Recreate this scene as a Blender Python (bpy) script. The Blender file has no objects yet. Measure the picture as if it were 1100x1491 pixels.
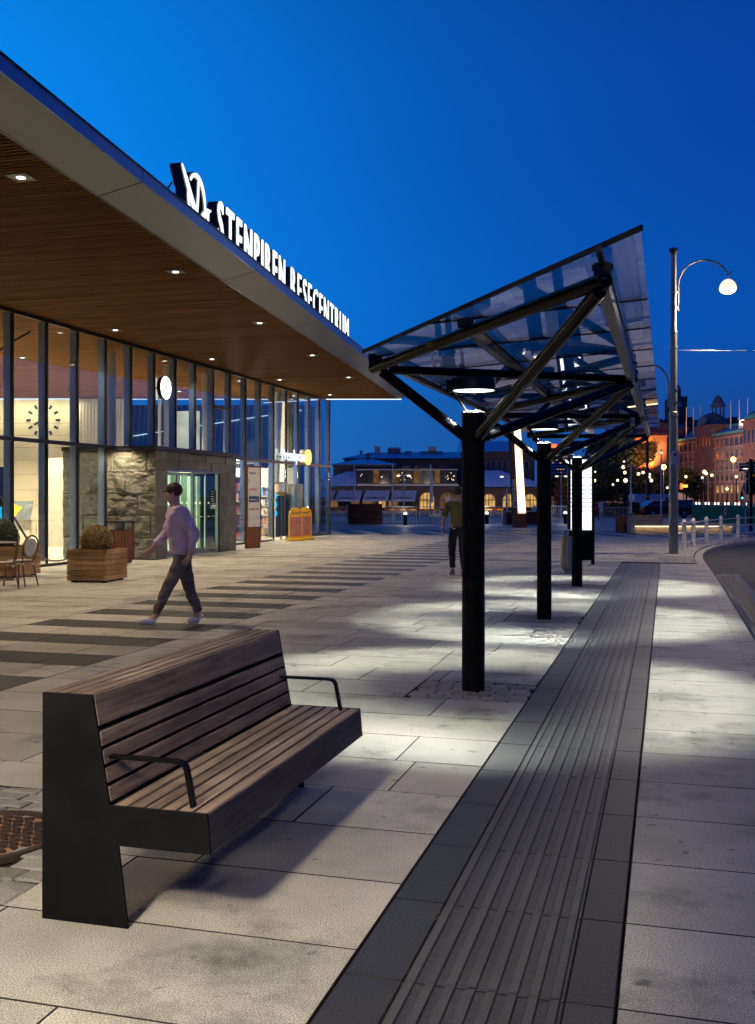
import bpy, bmesh, math, random
from mathutils import Vector, Matrix
random.seed(7)
R = math.radians
scene = bpy.context.scene
COL = scene.collection
H = 1.6
TH = math.atan(421.0/1500.0)
TC, TS = math.cos(TH), math.sin(TH)
def CW(u, zc):
    """ground plan position of a bearing and a distance measured along the lens axis"""
    xc = (u-550.0)/1500.0*zc
    return (xc*TC - zc*TS, xc*TS + zc*TC)

# ---------------------------------------------------------------- materials
MATS = {}
def nt(name):
    m = bpy.data.materials.new(name); m.use_nodes = True
    t = m.node_tree; t.nodes.clear()
    out = t.nodes.new('ShaderNodeOutputMaterial')
    return m, t, out
def N(t, typ, **kw):
    n = t.nodes.new(typ)
    for k, v in kw.items():
        if k in ('inp',):
            for a, b in v.items(): n.inputs[a].default_value = b
        else: setattr(n, k, v)
    return n
def c4(c): return (c[0], c[1], c[2], 1.0)
def pmat(name, col, rough=0.6, metal=0.0, var=0.15, scale=4.0, bump=0.0, bscale=60.0, spec=0.5, stretch=(1,1,1), tone=False, stain=0.0, coat=0.0, fine=0.0, detail=6.0):
    """painted / stone / metal surface with uneven tone, stains and fine relief"""
    m, t, out = nt(name)
    L = t.links.new
    b = N(t, 'ShaderNodeBsdfPrincipled'); L(b.outputs[0], out.inputs[0])
    b.inputs['Roughness'].default_value = rough; b.inputs['Metallic'].default_value = metal
    b.inputs['Specular IOR Level'].default_value = spec
    if coat: b.inputs['Coat Weight'].default_value = coat; b.inputs['Coat Roughness'].default_value = 0.1
    tc = N(t, 'ShaderNodeTexCoord'); mp = N(t, 'ShaderNodeMapping'); mp.inputs['Scale'].default_value = stretch
    L(tc.outputs['Object'], mp.inputs['Vector'])
    n1 = N(t, 'ShaderNodeTexNoise'); n1.inputs['Scale'].default_value = scale; n1.inputs['Detail'].default_value = detail; n1.inputs['Roughness'].default_value = 0.6
    L(mp.outputs[0], n1.inputs['Vector'])
    mr = N(t, 'ShaderNodeMapRange'); mr.inputs['From Min'].default_value = 0.3; mr.inputs['From Max'].default_value = 0.7
    mr.inputs['To Min'].default_value = 1-var; mr.inputs['To Max'].default_value = 1+var
    L(n1.outputs['Fac'], mr.inputs['Value'])
    mul = N(t, 'ShaderNodeVectorMath', operation='SCALE'); mul.inputs[0].default_value = col[:3]
    L(mr.outputs[0], mul.inputs['Scale'])
    cur = mul.outputs[0]
    if fine:
        n2 = N(t, 'ShaderNodeTexNoise'); n2.inputs['Scale'].default_value = bscale*1.6; n2.inputs['Detail'].default_value = 2
        L(mp.outputs[0], n2.inputs['Vector'])
        m2 = N(t, 'ShaderNodeMapRange'); m2.inputs['From Min'].default_value = 0.3; m2.inputs['From Max'].default_value = 0.7
        m2.inputs['To Min'].default_value = 1-fine; m2.inputs['To Max'].default_value = 1+fine
        L(n2.outputs['Fac'], m2.inputs['Value'])
        s2 = N(t, 'ShaderNodeVectorMath', operation='SCALE'); L(cur, s2.inputs[0]); L(m2.outputs[0], s2.inputs['Scale']); cur = s2.outputs[0]
    if stain:
        n3 = N(t, 'ShaderNodeTexNoise'); n3.inputs['Scale'].default_value = 1.1; n3.inputs['Detail'].default_value = 8; n3.inputs['Roughness'].default_value = 0.7
        L(tc.outputs['Object'], n3.inputs['Vector'])
        m3 = N(t, 'ShaderNodeMapRange'); m3.inputs['From Min'].default_value = 0.52; m3.inputs['From Max'].default_value = 0.70
        m3.inputs['To Min'].default_value = 1.0; m3.inputs['To Max'].default_value = 1-stain
        L(n3.outputs['Fac'], m3.inputs['Value'])
        s3 = N(t, 'ShaderNodeVectorMath', operation='SCALE'); L(cur, s3.inputs[0]); L(m3.outputs[0], s3.inputs['Scale']); cur = s3.outputs[0]
        n4 = N(t, 'ShaderNodeTexNoise'); n4.inputs['Scale'].default_value = 9.0; n4.inputs['Detail'].default_value = 3
        L(tc.outputs['Object'], n4.inputs['Vector'])
        m4 = N(t, 'ShaderNodeMapRange'); m4.inputs['From Min'].default_value = 0.66; m4.inputs['From Max'].default_value = 0.72
        m4.inputs['To Min'].default_value = 1.0; m4.inputs['To Max'].default_value = 1-stain*0.8
        L(n4.outputs['Fac'], m4.inputs['Value'])
        s4 = N(t, 'ShaderNodeVectorMath', operation='SCALE'); L(cur, s4.inputs[0]); L(m4.outputs[0], s4.inputs['Scale']); cur = s4.outputs[0]
    if tone:
        at = N(t, 'ShaderNodeAttribute', attribute_name='tone')
        s5 = N(t, 'ShaderNodeVectorMath', operation='MULTIPLY'); L(cur, s5.inputs[0]); L(at.outputs['Color'], s5.inputs[1]); cur = s5.outputs[0]
    L(cur, b.inputs['Base Color'])
    if bump:
        nb = N(t, 'ShaderNodeTexNoise'); nb.inputs['Scale'].default_value = bscale; nb.inputs['Detail'].default_value = 4
        L(mp.outputs[0], nb.inputs['Vector'])
        bp = N(t, 'ShaderNodeBump'); bp.inputs['Strength'].default_value = bump; bp.inputs['Distance'].default_value = 0.01
        L(nb.outputs['Fac'], bp.inputs['Height']); L(bp.outputs[0], b.inputs['Normal'])
    rr = N(t, 'ShaderNodeMapRange'); rr.inputs['To Min'].default_value = max(0.02, rough-0.08); rr.inputs['To Max'].default_value = min(1, rough+0.08)
    L(n1.outputs['Fac'], rr.inputs['Value']); L(rr.outputs[0], b.inputs['Roughness'])
    MATS[name] = m
    return m
def emat(name, col, strength, var=0.0, scale=3.0):
    m, t, out = nt(name); L = t.links.new
    e = N(t, 'ShaderNodeEmission'); e.inputs['Color'].default_value = c4(col); e.inputs['Strength'].default_value = strength
    if var:
        tc = N(t, 'ShaderNodeTexCoord'); n1 = N(t, 'ShaderNodeTexNoise'); n1.inputs['Scale'].default_value = scale
        L(tc.outputs['Object'], n1.inputs['Vector'])
        mr = N(t, 'ShaderNodeMapRange'); mr.inputs['From Min'].default_value = .3; mr.inputs['From Max'].default_value = .7
        mr.inputs['To Min'].default_value = strength*(1-var); mr.inputs['To Max'].default_value = strength*(1+var)
        L(n1.outputs['Fac'], mr.inputs['Value']); L(mr.outputs[0], e.inputs['Strength'])
    L(e.outputs[0], out.inputs[0]); MATS[name] = m; return m
def glassmat(name, tint=(0.9, 0.95, 0.96), ior=1.5, rough=0.0, gain=1.0):
    """architectural pane: lets light through, mirrors more at a grazing angle"""
    m, t, out = nt(name); L = t.links.new
    tr = N(t, 'ShaderNodeBsdfTransparent'); tr.inputs[0].default_value = c4(tint)
    gl = N(t, 'ShaderNodeBsdfGlossy'); gl.inputs['Roughness'].default_value = rough; gl.inputs['Color'].default_value = (0.95, 0.97, 1, 1)
    fr = N(t, 'ShaderNodeFresnel'); fr.inputs['IOR'].default_value = ior
    mu = N(t, 'ShaderNodeMath', operation='MULTIPLY', use_clamp=True); mu.inputs[1].default_value = gain
    geo = N(t, 'ShaderNodeNewGeometry')
    # fresnel of the outer side only, so that a sheet's two skins behave alike
    lw = N(t, 'ShaderNodeLayerWeight'); 
    mx = N(t, 'ShaderNodeMixShader')
    vm = N(t, 'ShaderNodeVectorMath', operation='DOT_PRODUCT'); L(geo.outputs['Incoming'], vm.inputs[0]); L(geo.outputs['Normal'], vm.inputs[1])
    ab = N(t, 'ShaderNodeMath', operation='ABSOLUTE'); L(vm.outputs['Value'], ab.inputs[0])
    om = N(t, 'ShaderNodeMath', operation='SUBTRACT', use_clamp=True); om.inputs[0].default_value = 1.0; L(ab.outputs[0], om.inputs[1])
    pw = N(t, 'ShaderNodeMath', operation='POWER'); L(om.outputs[0], pw.inputs[0]); pw.inputs[1].default_value = 4.0
    f0 = ((ior-1)/(ior+1))**2
    ma = N(t, 'ShaderNodeMath', operation='MULTIPLY_ADD'); L(pw.outputs[0], ma.inputs[0]); ma.inputs[1].default_value = 1-f0; ma.inputs[2].default_value = f0
    L(ma.outputs[0], mu.inputs[0]); L(mu.outputs[0], mx.inputs[0]); L(tr.outputs[0], mx.inputs[1]); L(gl.outputs[0], mx.inputs[2])
    L(mx.outputs[0], out.inputs[0])
    t.nodes.remove(fr); t.nodes.remove(lw)
    MATS[name] = m; return m
def woodmat(name, c1, c2, axis='Y', scale=1.0, rough=0.55, tone=False, bump=0.25, spec=.2, patch=.33):
    m, t, out = nt(name); L = t.links.new
    b = N(t, 'ShaderNodeBsdfPrincipled'); L(b.outputs[0], out.inputs[0]); b.inputs['Roughness'].default_value = rough; b.inputs['Specular IOR Level'].default_value = spec
    tc = N(t, 'ShaderNodeTexCoord'); mp = N(t, 'ShaderNodeMapping')
    s = {'X': (2, 40, 40), 'Y': (40, 2, 40), 'Z': (40, 40, 2)}[axis]
    mp.inputs['Scale'].default_value = tuple(x*scale for x in s)
    L(tc.outputs['Object'], mp.inputs['Vector'])
    n = N(t, 'ShaderNodeTexNoise'); n.inputs['Scale'].default_value = 1.0; n.inputs['Detail'].default_value = 8; n.inputs['Roughness'].default_value = 0.65; n.inputs['Distortion'].default_value = 0.6
    L(mp.outputs[0], n.inputs['Vector'])
    cr = N(t, 'ShaderNodeValToRGB'); cr.color_ramp.elements[0].position = .3; cr.color_ramp.elements[0].color = c4(c1)
    cr.color_ramp.elements[1].position = .7; cr.color_ramp.elements[1].color = c4(c2)
    L(n.outputs['Fac'], cr.inputs[0]); cur = cr.outputs[0]
    n2 = N(t, 'ShaderNodeTexNoise'); n2.inputs['Scale'].default_value = 2.2; n2.inputs['Detail'].default_value = 5
    L(tc.outputs['Object'], n2.inputs['Vector'])
    m2 = N(t, 'ShaderNodeMapRange'); m2.inputs['From Min'].default_value = .3; m2.inputs['From Max'].default_value = .7; m2.inputs['To Min'].default_value = 1-patch; m2.inputs['To Max'].default_value = 1+patch*.9
    L(n2.outputs['Fac'], m2.inputs['Value'])
    s2 = N(t, 'ShaderNodeVectorMath', operation='SCALE'); L(cur, s2.inputs[0]); L(m2.outputs[0], s2.inputs['Scale']); cur = s2.outputs[0]
    if tone:
        at = N(t, 'ShaderNodeAttribute', attribute_name='tone')
        s5 = N(t, 'ShaderNodeVectorMath', operation='MULTIPLY'); L(cur, s5.inputs[0]); L(at.outputs['Color'], s5.inputs[1]); cur = s5.outputs[0]
    L(cur, b.inputs['Base Color'])
    bp = N(t, 'ShaderNodeBump'); bp.inputs['Strength'].default_value = bump; bp.inputs['Distance'].default_value = 0.004
    L(n.outputs['Fac'], bp.inputs['Height']); L(bp.outputs[0], b.inputs['Normal'])
    MATS[name] = m; return m
def brickmat(name, c1, c2, mortar, scale=1.0, rough=0.85, bw=0.5, rh=0.14, axis='XZ', ms=0.02):
    m, t, out = nt(name); L = t.links.new
    b = N(t, 'ShaderNodeBsdfPrincipled'); L(b.outputs[0], out.inputs[0]); b.inputs['Roughness'].default_value = rough
    tc = N(t, 'ShaderNodeTexCoord'); sp = N(t, 'ShaderNodeSeparateXYZ'); cb = N(t, 'ShaderNodeCombineXYZ')
    L(tc.outputs['Object'], sp.inputs[0])
    ad = N(t, 'ShaderNodeMath', operation='ADD'); L(sp.outputs[0], ad.inputs[0]); L(sp.outputs[1], ad.inputs[1])
    L(ad.outputs[0], cb.inputs[0]); L(sp.outputs[2], cb.inputs[1])
    br = N(t, 'ShaderNodeTexBrick'); L(cb.outputs[0], br.inputs['Vector'])
    br.inputs['Color1'].default_value = c4(c1); br.inputs['Color2'].default_value = c4(c2); br.inputs['Mortar'].default_value = c4(mortar)
    br.inputs['Scale'].default_value = scale; br.inputs['Brick Width'].default_value = bw; br.inputs['Row Height'].default_value = rh; br.inputs['Mortar Size'].default_value = ms
    n2 = N(t, 'ShaderNodeTexNoise'); n2.inputs['Scale'].default_value = .6; n2.inputs['Detail'].default_value = 6
    L(tc.outputs['Object'], n2.inputs['Vector'])
    m2 = N(t, 'ShaderNodeMapRange'); m2.inputs['From Min'].default_value = .3; m2.inputs['From Max'].default_value = .7; m2.inputs['To Min'].default_value = .7; m2.inputs['To Max'].default_value = 1.25
    L(n2.outputs['Fac'], m2.inputs['Value'])
    s2 = N(t, 'ShaderNodeVectorMath', operation='SCALE'); L(br.outputs['Color'], s2.inputs[0]); L(m2.outputs[0], s2.inputs['Scale'])
    L(s2.outputs[0], b.inputs['Base Color'])
    MATS[name] = m; return m

# ---------------------------------------------------------------- mesh helper
RM = {}
class MB:
    def __init__(s): s.v = []; s.f = []; s.sm = []; s.tone = []; s.mi = []; s.T = None; s.cm = 0; s.ct = (1, 1, 1)
    def add(s, vs, fs, smooth=False):
        o = len(s.v)
        for p in vs:
            p = Vector(p)
            if s.T is not None: p = s.T @ p
            s.v.append(p)
        for f in fs: s.f.append([o+i for i in f]); s.sm.append(smooth); s.tone.append(s.ct); s.mi.append(s.cm)
        return s
    def box(s, x0, x1, y0, y1, z0, z1, bev=0.0):
        if x0 > x1: x0, x1 = x1, x0
        if y0 > y1: y0, y1 = y1, y0
        if z0 > z1: z0, z1 = z1, z0
        if bev <= 0:
            vs = [(x0,y0,z0),(x1,y0,z0),(x1,y1,z0),(x0,y1,z0),(x0,y0,z1),(x1,y0,z1),(x1,y1,z1),(x0,y1,z1)]
            return s.add(vs, [(0,3,2,1),(4,5,6,7),(0,1,5,4),(1,2,6,5),(2,3,7,6),(3,0,4,7)])
        b = bmesh.new(); bmesh.ops.create_cube(b, size=1)
        for v in b.verts: v.co = Vector((x0+(v.co.x+.5)*(x1-x0), y0+(v.co.y+.5)*(y1-y0), z0+(v.co.z+.5)*(z1-z0)))
        bmesh.ops.bevel(b, geom=b.edges[:], offset=bev, segments=2, affect='EDGES', profile=.6)
        s.bm(b); return s
    def bm(s, b, smooth=False):
        b.verts.ensure_lookup_table(); b.verts.index_update()
        s.add([v.co.copy() for v in b.verts], [[v.index for v in f.verts] for f in b.faces], smooth); b.free(); return s
    def prism(s, poly, z0, z1):
        n = len(poly)
        a = sum(poly[i][0]*poly[(i+1)%n][1]-poly[(i+1)%n][0]*poly[i][1] for i in range(n))
        if a < 0: poly = poly[::-1]
        vs = [(p[0],p[1],z0) for p in poly]+[(p[0],p[1],z1) for p in poly]
        return s.add(vs, [list(range(n-1,-1,-1)), list(range(n,2*n))]+[(i,(i+1)%n,n+(i+1)%n,n+i) for i in range(n)])
    def tube(s, p0, p1, r0, r1=None, n=12, caps=True, smooth=True):
        if r1 is None: r1 = r0
        p0 = Vector(p0); p1 = Vector(p1); d = (p1-p0).normalized()
        a = d.orthogonal().normalized(); b = d.cross(a)
        vs = []
        for p, r in ((p0, r0), (p1, r1)):
            for i in range(n):
                t = 2*math.pi*i/n; vs.append(p + a*(r*math.cos(t)) + b*(r*math.sin(t)))
        s.add(vs, [(i,(i+1)%n,n+(i+1)%n,n+i) for i in range(n)], smooth)
        if caps: 
            o = len(s.v)-2*n
            for fc in (list(range(n-1,-1,-1)), list(range(n,2*n))): s.f.append([o+i for i in fc]); s.sm.append(False); s.tone.append(s.ct); s.mi.append(s.cm)
        return s
    def bar(s, p0, p1, w, h, up=(0,0,1)):
        """rectangular bar between two points"""
        p0 = Vector(p0); p1 = Vector(p1); d = (p1-p0).normalized(); u = Vector(up)
        a = d.cross(u).normalized(); b = a.cross(d).normalized()
        vs = []
        for p in (p0, p1):
            for sx, sz in ((-1,-1),(1,-1),(1,1),(-1,1)): vs.append(p+a*(sx*w/2)+b*(sz*h/2))
        return s.add(vs, [(0,3,2,1)[::-1],(4,5,6,7)[::-1],(0,1,5,4)[::-1],(1,2,6,5)[::-1],(2,3,7,6)[::-1],(3,0,4,7)[::-1]])
    def sweep(s, pts, r, n=10, smooth=True, rad=None):
        pts = [Vector(p) for p in pts]; m = len(pts); vs = []; prev = None
        for k, p in enumerate(pts):
            d = (pts[min(k+1,m-1)]-pts[max(k-1,0)]).normalized()
            if prev is None: a = d.orthogonal().normalized()
            else: a = (prev-d*prev.dot(d)).normalized()
            prev = a; b = d.cross(a); rr = rad[k] if rad else r
            for i in range(n):
                t = 2*math.pi*i/n; vs.append(p+a*(rr*math.cos(t))+b*(rr*math.sin(t)))
        fs = []
        for k in range(m-1):
            for i in range(n): fs.append((k*n+i, k*n+(i+1)%n, (k+1)*n+(i+1)%n, (k+1)*n+i))
        s.add(vs, fs, smooth)
        o = len(s.v)-m*n
        for fc in (list(range(n-1,-1,-1)), list(range((m-1)*n, m*n))): s.f.append([o+i for i in fc]); s.sm.append(False); s.tone.append(s.ct); s.mi.append(s.cm)
        return s
    def lathe(s, c, prof, n=20, smooth=True, ax='z'):
        vs = []
        for r, z in prof:
            for i in range(n):
                t = 2*math.pi*i/n
                if ax == 'z': vs.append((c[0]+r*math.cos(t), c[1]+r*math.sin(t), c[2]+z))
                elif ax == 'y': vs.append((c[0]+r*math.cos(t), c[1]+z, c[2]+r*math.sin(t)))
                else: vs.append((c[0]+z, c[1]+r*math.cos(t), c[2]+r*math.sin(t)))
        m = len(prof); fs = []
        for k in range(m-1):
            for i in range(n): fs.append((k*n+i, k*n+(i+1)%n, (k+1)*n+(i+1)%n, (k+1)*n+i))
        return s.add(vs, fs, smooth)
    def ball(s, c, r, n=12, sx=1, sy=1, sz=1):
        prof = [(max(1e-4, r*math.sin(math.pi*k/n)), -r*math.cos(math.pi*k/n)) for k in range(n+1)]
        o = len(s.v); s.lathe((0,0,0), prof, n*2)
        T = s.T
        for i in range(o, len(s.v)):
            p = s.v[i] if T is None else T.inverted() @ s.v[i]
            p = Vector((c[0]+p.x*sx, c[1]+p.y*sy, c[2]+p.z*sz)); s.v[i] = p if T is None else T @ p
        return s
    def quad(s, a, b, c, d): return s.add([a,b,c,d], [(0,1,2,3)])
    def build(s, name, mat, parent=None, label=None, world=False):
        me = bpy.data.meshes.new(name)
        vs = s.v
        if world and parent is not None:
            inv = RM[parent.name].inverted(); vs = [inv @ p for p in vs]
        me.from_pydata([tuple(p) for p in vs], [], s.f)
        me.polygons.foreach_set('use_smooth', s.sm)
        mats = mat if isinstance(mat, (list, tuple)) else [mat]
        for q in mats: me.materials.append(MATS[q] if isinstance(q, str) else q)
        if len(mats) > 1: me.polygons.foreach_set('material_index', s.mi)
        if any(t != (1,1,1) for t in s.tone):
            at = me.color_attributes.new('tone', 'FLOAT_COLOR', 'CORNER'); i = 0
            for p, tn in zip(me.polygons, s.tone):
                for _ in p.vertices: at.data[i].color = (tn[0], tn[1], tn[2], 1); i += 1
        else:
            at = me.color_attributes.new('tone', 'FLOAT_COLOR', 'CORNER')
            at.data.foreach_set('color', [1.0]*(4*len(at.data)))
        me.update()
        if any(s.sm): me.set_sharp_from_angle(angle=R(42))
        o = bpy.data.objects.new(name, me); COL.objects.link(o)
        if parent is not None: o.parent = parent; RM[o.name] = RM[parent.name]
        else: RM[o.name] = Matrix.Identity(4)
        if label: o['label'] = label
        return o
def tag(o, label=None, cat=None, group=None, kind=None):
    if label: o['label'] = label
    if cat: o['category'] = cat
    if group: o['group'] = group
    if kind: o['kind'] = kind
    return o
def thing(name, label, cat, loc=(0,0,0), rz=0.0, group=None):
    o = bpy.data.objects.new(name, None); COL.objects.link(o)
    o.empty_display_size = 0.2
    o.location = loc if len(loc) == 3 else (loc[0], loc[1], 0); o.rotation_euler = (0, 0, rz)
    RM[o.name] = Matrix.Translation(o.location) @ Matrix.Rotation(rz, 4, 'Z')
    return tag(o, label, cat, group)
def struct(o): return tag(o, kind='structure')
def dup(root, loc=None, rz=None, label=None):
    def cp(o, par):
        c = o.copy(); COL.objects.link(c)
        if par is not None: c.parent = par
        for ch in [q for q in list(o.children)]: cp(ch, c)
        return c
    r = cp(root, None)
    if loc is not None: r.location = loc if len(loc) == 3 else (loc[0], loc[1], 0)
    if rz is not None: r.rotation_euler = (0, 0, rz)
    if label: r['label'] = label
    RM[r.name] = Matrix.Translation(r.location) @ Matrix.Rotation(r.rotation_euler[2], 4, 'Z')
    return r
def text_mb(txt, size=1.0, depth=0.02, sx=1.0, bold=0.0, align='LEFT', spacing=1.0):
    """lettering as an MB lying in the local XZ plane, front towards -Y, baseline z=0"""
    cu = bpy.data.curves.new('lettering', 'FONT'); cu.body = txt; cu.size = size; cu.extrude = depth/2; cu.offset = bold
    cu.align_x = align; cu.resolution_u = 3; cu.space_character = spacing
    ob = bpy.data.objects.new('lettering', cu)
    me = bpy.data.meshes.new_from_object(ob)
    mb = MB()
    mb.add([(v.co.x*sx, -v.co.z, v.co.y) for v in me.vertices], [tuple(p.vertices) for p in me.polygons])
    bpy.data.objects.remove(ob); bpy.data.curves.remove(cu); bpy.data.meshes.remove(me)
    return mb
def merge(dst, src, M=None):
    dst.add([(M @ Vector(p)) if M is not None else p for p in src.v], src.f)
    return dst
def lamp(kind, name, loc, power, col, parent=None, **kw):
    l = bpy.data.lights.new(name, kind); l.energy = power; l.color = col
    o = bpy.data.objects.new(name, l); COL.objects.link(o)
    for k, v in kw.items():
        if k == 'rot': o.rotation_euler = v
        else: setattr(l, k, v)
    if parent is not None:
        o.parent = parent; o.location = RM[parent.name].inverted() @ Vector(loc)
        if 'rot' in kw: o.rotation_euler = (RM[parent.name].inverted().to_3x3() @ Matrix(__import__('mathutils').Euler(kw['rot']).to_matrix())).to_euler()
    else: o.location = loc
    RM[o.name] = Matrix.Identity(4)
    return o

# palette
WARM = (1.0, 0.80, 0.55); NEUT = (1.0, 0.93, 0.82); COOL = (0.93, 0.97, 1.0); SOD = (1.0, 0.45, 0.10)
pmat('granite', (0.41,0.385,0.335), 0.62, var=.22, scale=1.7, bump=.10, bscale=120, tone=True, stain=.72, fine=.75)
pmat('dark_granite', (0.038,0.038,0.039), 0.5, var=.2, scale=2.5, bump=.35, bscale=85, tone=True, stain=.25, fine=.6)
pmat('joint', (0.022,0.019,0.016), 0.95, var=.3, scale=8)
pmat('rib', (0.062,0.060,0.056), 0.5, var=.2, scale=6, bump=.2, bscale=200, fine=.3, stain=.3, tone=True)
pmat('sett', (0.25,0.24,0.225), 0.65, var=.2, scale=12, bump=.4, bscale=90, tone=True, fine=.3)
pmat('asphalt', (0.06,0.055,0.05), 0.8, var=.25, scale=1.2, bump=.5, bscale=150, stain=.3, fine=.3)
pmat('far_ground', (0.05,0.05,0.055), 0.85, var=.3, scale=.1)
pmat('black_steel', (0.004,0.004,0.0045), 0.24, metal=0.0, var=.25, scale=6, bump=.03, bscale=90, spec=.08)
pmat('post_black', (0.010,0.009,0.008), 0.6, var=.3, scale=7, spec=.08, fine=.3)
pmat('bench_black', (0.005,0.005,0.006), 0.6, var=.5, scale=4, bump=.15, bscale=90, spec=.10, stain=.0, fine=.3)
pmat('dark_frame', (0.018,0.019,0.022), 0.35, metal=.3, var=.15, scale=5)
pmat('fin_sky_tint', (0.20,0.27,0.42), 0.4, metal=.1, var=.1, scale=5)  # sky reflection of the glass put into the fin colour
pmat('steel', (0.45,0.44,0.42), 0.28, metal=1.0, var=.1, scale=5, stretch=(30,30,1))
pmat('galv', (0.33,0.34,0.34), 0.42, metal=.8, var=.15, scale=7)
pmat('alu_panel', (0.21,0.225,0.25), 0.36, metal=.85, var=.06, scale=1.5, bump=.02, bscale=3)
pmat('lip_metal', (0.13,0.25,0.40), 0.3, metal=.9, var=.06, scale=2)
pmat('pole_paint', (0.27,0.265,0.22), 0.4, metal=.3, var=.12, scale=3, stretch=(4,4,.6), bump=.04, bscale=40)
pmat('white_paint', (0.62,0.62,0.60), 0.45, var=.12, scale=6)
pmat('rail_white', (0.75,0.72,0.66), 0.5, var=.2, scale=12)
pmat('corten', (0.16,0.055,0.022), 0.75, var=.3, scale=5, bump=.1, bscale=60, fine=.25)
pmat('cream_wall', (0.66,0.57,0.38), 0.7, var=.05, scale=1, tone=True)
pmat('white_wall', (0.7,0.65,0.5), 0.6, var=.04)
pmat('floor_tile', (0.62,0.58,0.48), 0.25, var=.08, scale=1)
pmat('black_matt', (0.012,0.012,0.012), 0.7, var=.2)
pmat('dark_interior', (0.06,0.06,0.065), 0.6, var=.3)
pmat('rubber', (0.02,0.02,0.02), 0.8, var=.2)
pmat('yellow_plastic', (0.75,0.42,0.02), 0.4, var=.08)
pmat('red_plastic', (0.45,0.03,0.02), 0.4, var=.1)
pmat('blue_print', (0.02,0.07,0.18), 0.5, var=.1)
pmat('white_print', (0.70,0.66,0.58), 0.5, var=.04)
pmat('pink_print', (0.42,0.13,0.12), 0.5, var=.25, scale=12)
pmat('tape_blue', (0.05,0.45,0.8), 0.5, var=.1)
pmat('copper_green', (0.08,0.30,0.27), 0.6, var=.25, scale=1.5)
pmat('copper_dark', (0.08,0.13,0.16), 0.55, var=.25, scale=1.5)
pmat('zinc_roof', (0.60,0.78,0.92), 0.5, metal=.0, var=.12, scale=.5)
pmat('dark_red_roof', (0.32,0.07,0.05), 0.8, var=.2)
pmat('awning', (0.42,0.47,0.62), 0.8, var=.1, scale=1)
pmat('rock', (0.07,0.055,0.045), 0.9, var=.4, scale=.15, bump=.8, bscale=.6)
pmat('leaf_dark', (0.025,0.045,0.018), 0.7, var=.5, scale=.6, tone=True)
pmat('leaf_autumn', (0.12,0.065,0.012), 0.7, var=.5, scale=.6, tone=True)
pmat('box_leaf', (0.24,0.15,0.04), 0.6, var=.4, scale=14, tone=True)
pmat('box_leaf_green', (0.03,0.05,0.02), 0.6, var=.4, scale=14, tone=True)
pmat('bark', (0.05,0.035,0.025), 0.9, var=.3)
pmat('iron_rust', (0.045,0.028,0.022), 0.6, metal=.3, var=.35, scale=9, bump=.2, bscale=60)
pmat('rust_plate', (0.30,0.165,0.085), 0.85, var=.3, scale=14, fine=.3)
pmat('dirt', (0.15,0.08,0.045), 0.95, var=.4, scale=20, bump=.4, bscale=80)
pmat('grey_concrete', (0.2,0.2,0.2), 0.8, var=.15, scale=3)
pmat('car_red', (0.10,0.012,0.018), 0.25, var=.05, coat=.6)
pmat('car_dark', (0.03,0.03,0.04), 0.25, var=.05, coat=.6)
pmat('car_white', (0.6,0.62,0.66), 0.3, var=.05, coat=.5)
pmat('car_glass', (0.02,0.025,0.03), 0.1, var=.05)
pmat('wicker', (0.11,0.06,0.03), 0.6, var=.3, scale=30)
pmat('weave', (0.45,0.45,0.42), 0.7, var=.5, scale=90)
pmat('rope', (0.20,0.17,0.22), 0.9, var=.3, scale=40)
pmat('old_stone', (0.30,0.25,0.22), 0.85, var=.2, scale=.5)
pmat('sandstone_trim', (0.32,0.24,0.20), 0.85, var=.2, scale=1)
pmat('skin', (0.55,0.33,0.25), 0.5, var=.08)
pmat('hair', (0.05,0.03,0.02), 0.6, var=.3, scale=30, stretch=(8,8,1))
pmat('jacket_lilac', (0.62,0.47,0.64), 0.85, var=.12, scale=10, bump=.3, bscale=30)
pmat('trousers_brown', (0.15,0.125,0.11), 0.9, var=.2, scale=10, bump=.3, bscale=30)
pmat('shirt_olive', (0.20,0.165,0.06), 0.9, var=.2, scale=10, bump=.3, bscale=30)
pmat('trousers_black', (0.012,0.012,0.02), 0.9, var=.2, scale=10)
pmat('shoe_white', (0.7,0.7,0.7), 0.6, var=.05)
pmat('shoe_grey', (0.25,0.25,0.25), 0.6, var=.05)
pmat('window_dark', (0.02,0.022,0.035), 0.15, var=.2, scale=.3)
pmat('fence_green', (0.06,0.22,0.12), 0.5, var=.3)
pmat('booth', (0.16,0.14,0.16), 0.6, var=.15)
woodmat('bench_wood', (0.085,0.058,0.042), (0.34,0.25,0.18), 'Y', 1.0, .55, tone=True, bump=.4)
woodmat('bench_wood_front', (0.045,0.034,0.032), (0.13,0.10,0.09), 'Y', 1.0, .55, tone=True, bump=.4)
woodmat('soffit_wood', (0.115,0.050,0.018), (0.25,0.12,0.045), 'X', .5, .6, tone=True, bump=.1, spec=.03, patch=.08)
woodmat('planter_wood', (0.22,0.125,0.05), (0.48,0.30,0.14), 'X', .8, .7, tone=True, bump=.4)
woodmat('dark_wood', (0.035,0.012,0.010), (0.09,0.035,0.03), 'X', .8, .7, tone=True)
woodmat('pale_wood', (0.26,0.17,0.09), (0.48,0.33,0.18), 'X', .8, .7, tone=True)
brickmat('brick_grey', (0.13,0.085,0.055), (0.17,0.11,0.075), (0.12,0.1,0.08))
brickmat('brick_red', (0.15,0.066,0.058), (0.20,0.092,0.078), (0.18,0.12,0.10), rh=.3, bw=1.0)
brickmat('brick_floodlit', (0.30,0.09,0.035), (0.36,0.12,0.05), (0.2,0.1,0.06), rh=.3, bw=1.0)  # brick of the lit wing, orange floodlight put into its colour
brickmat('brick_shop', (0.35,0.33,0.30), (0.4,0.38,0.34), (0.25,0.25,0.24))
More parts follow.
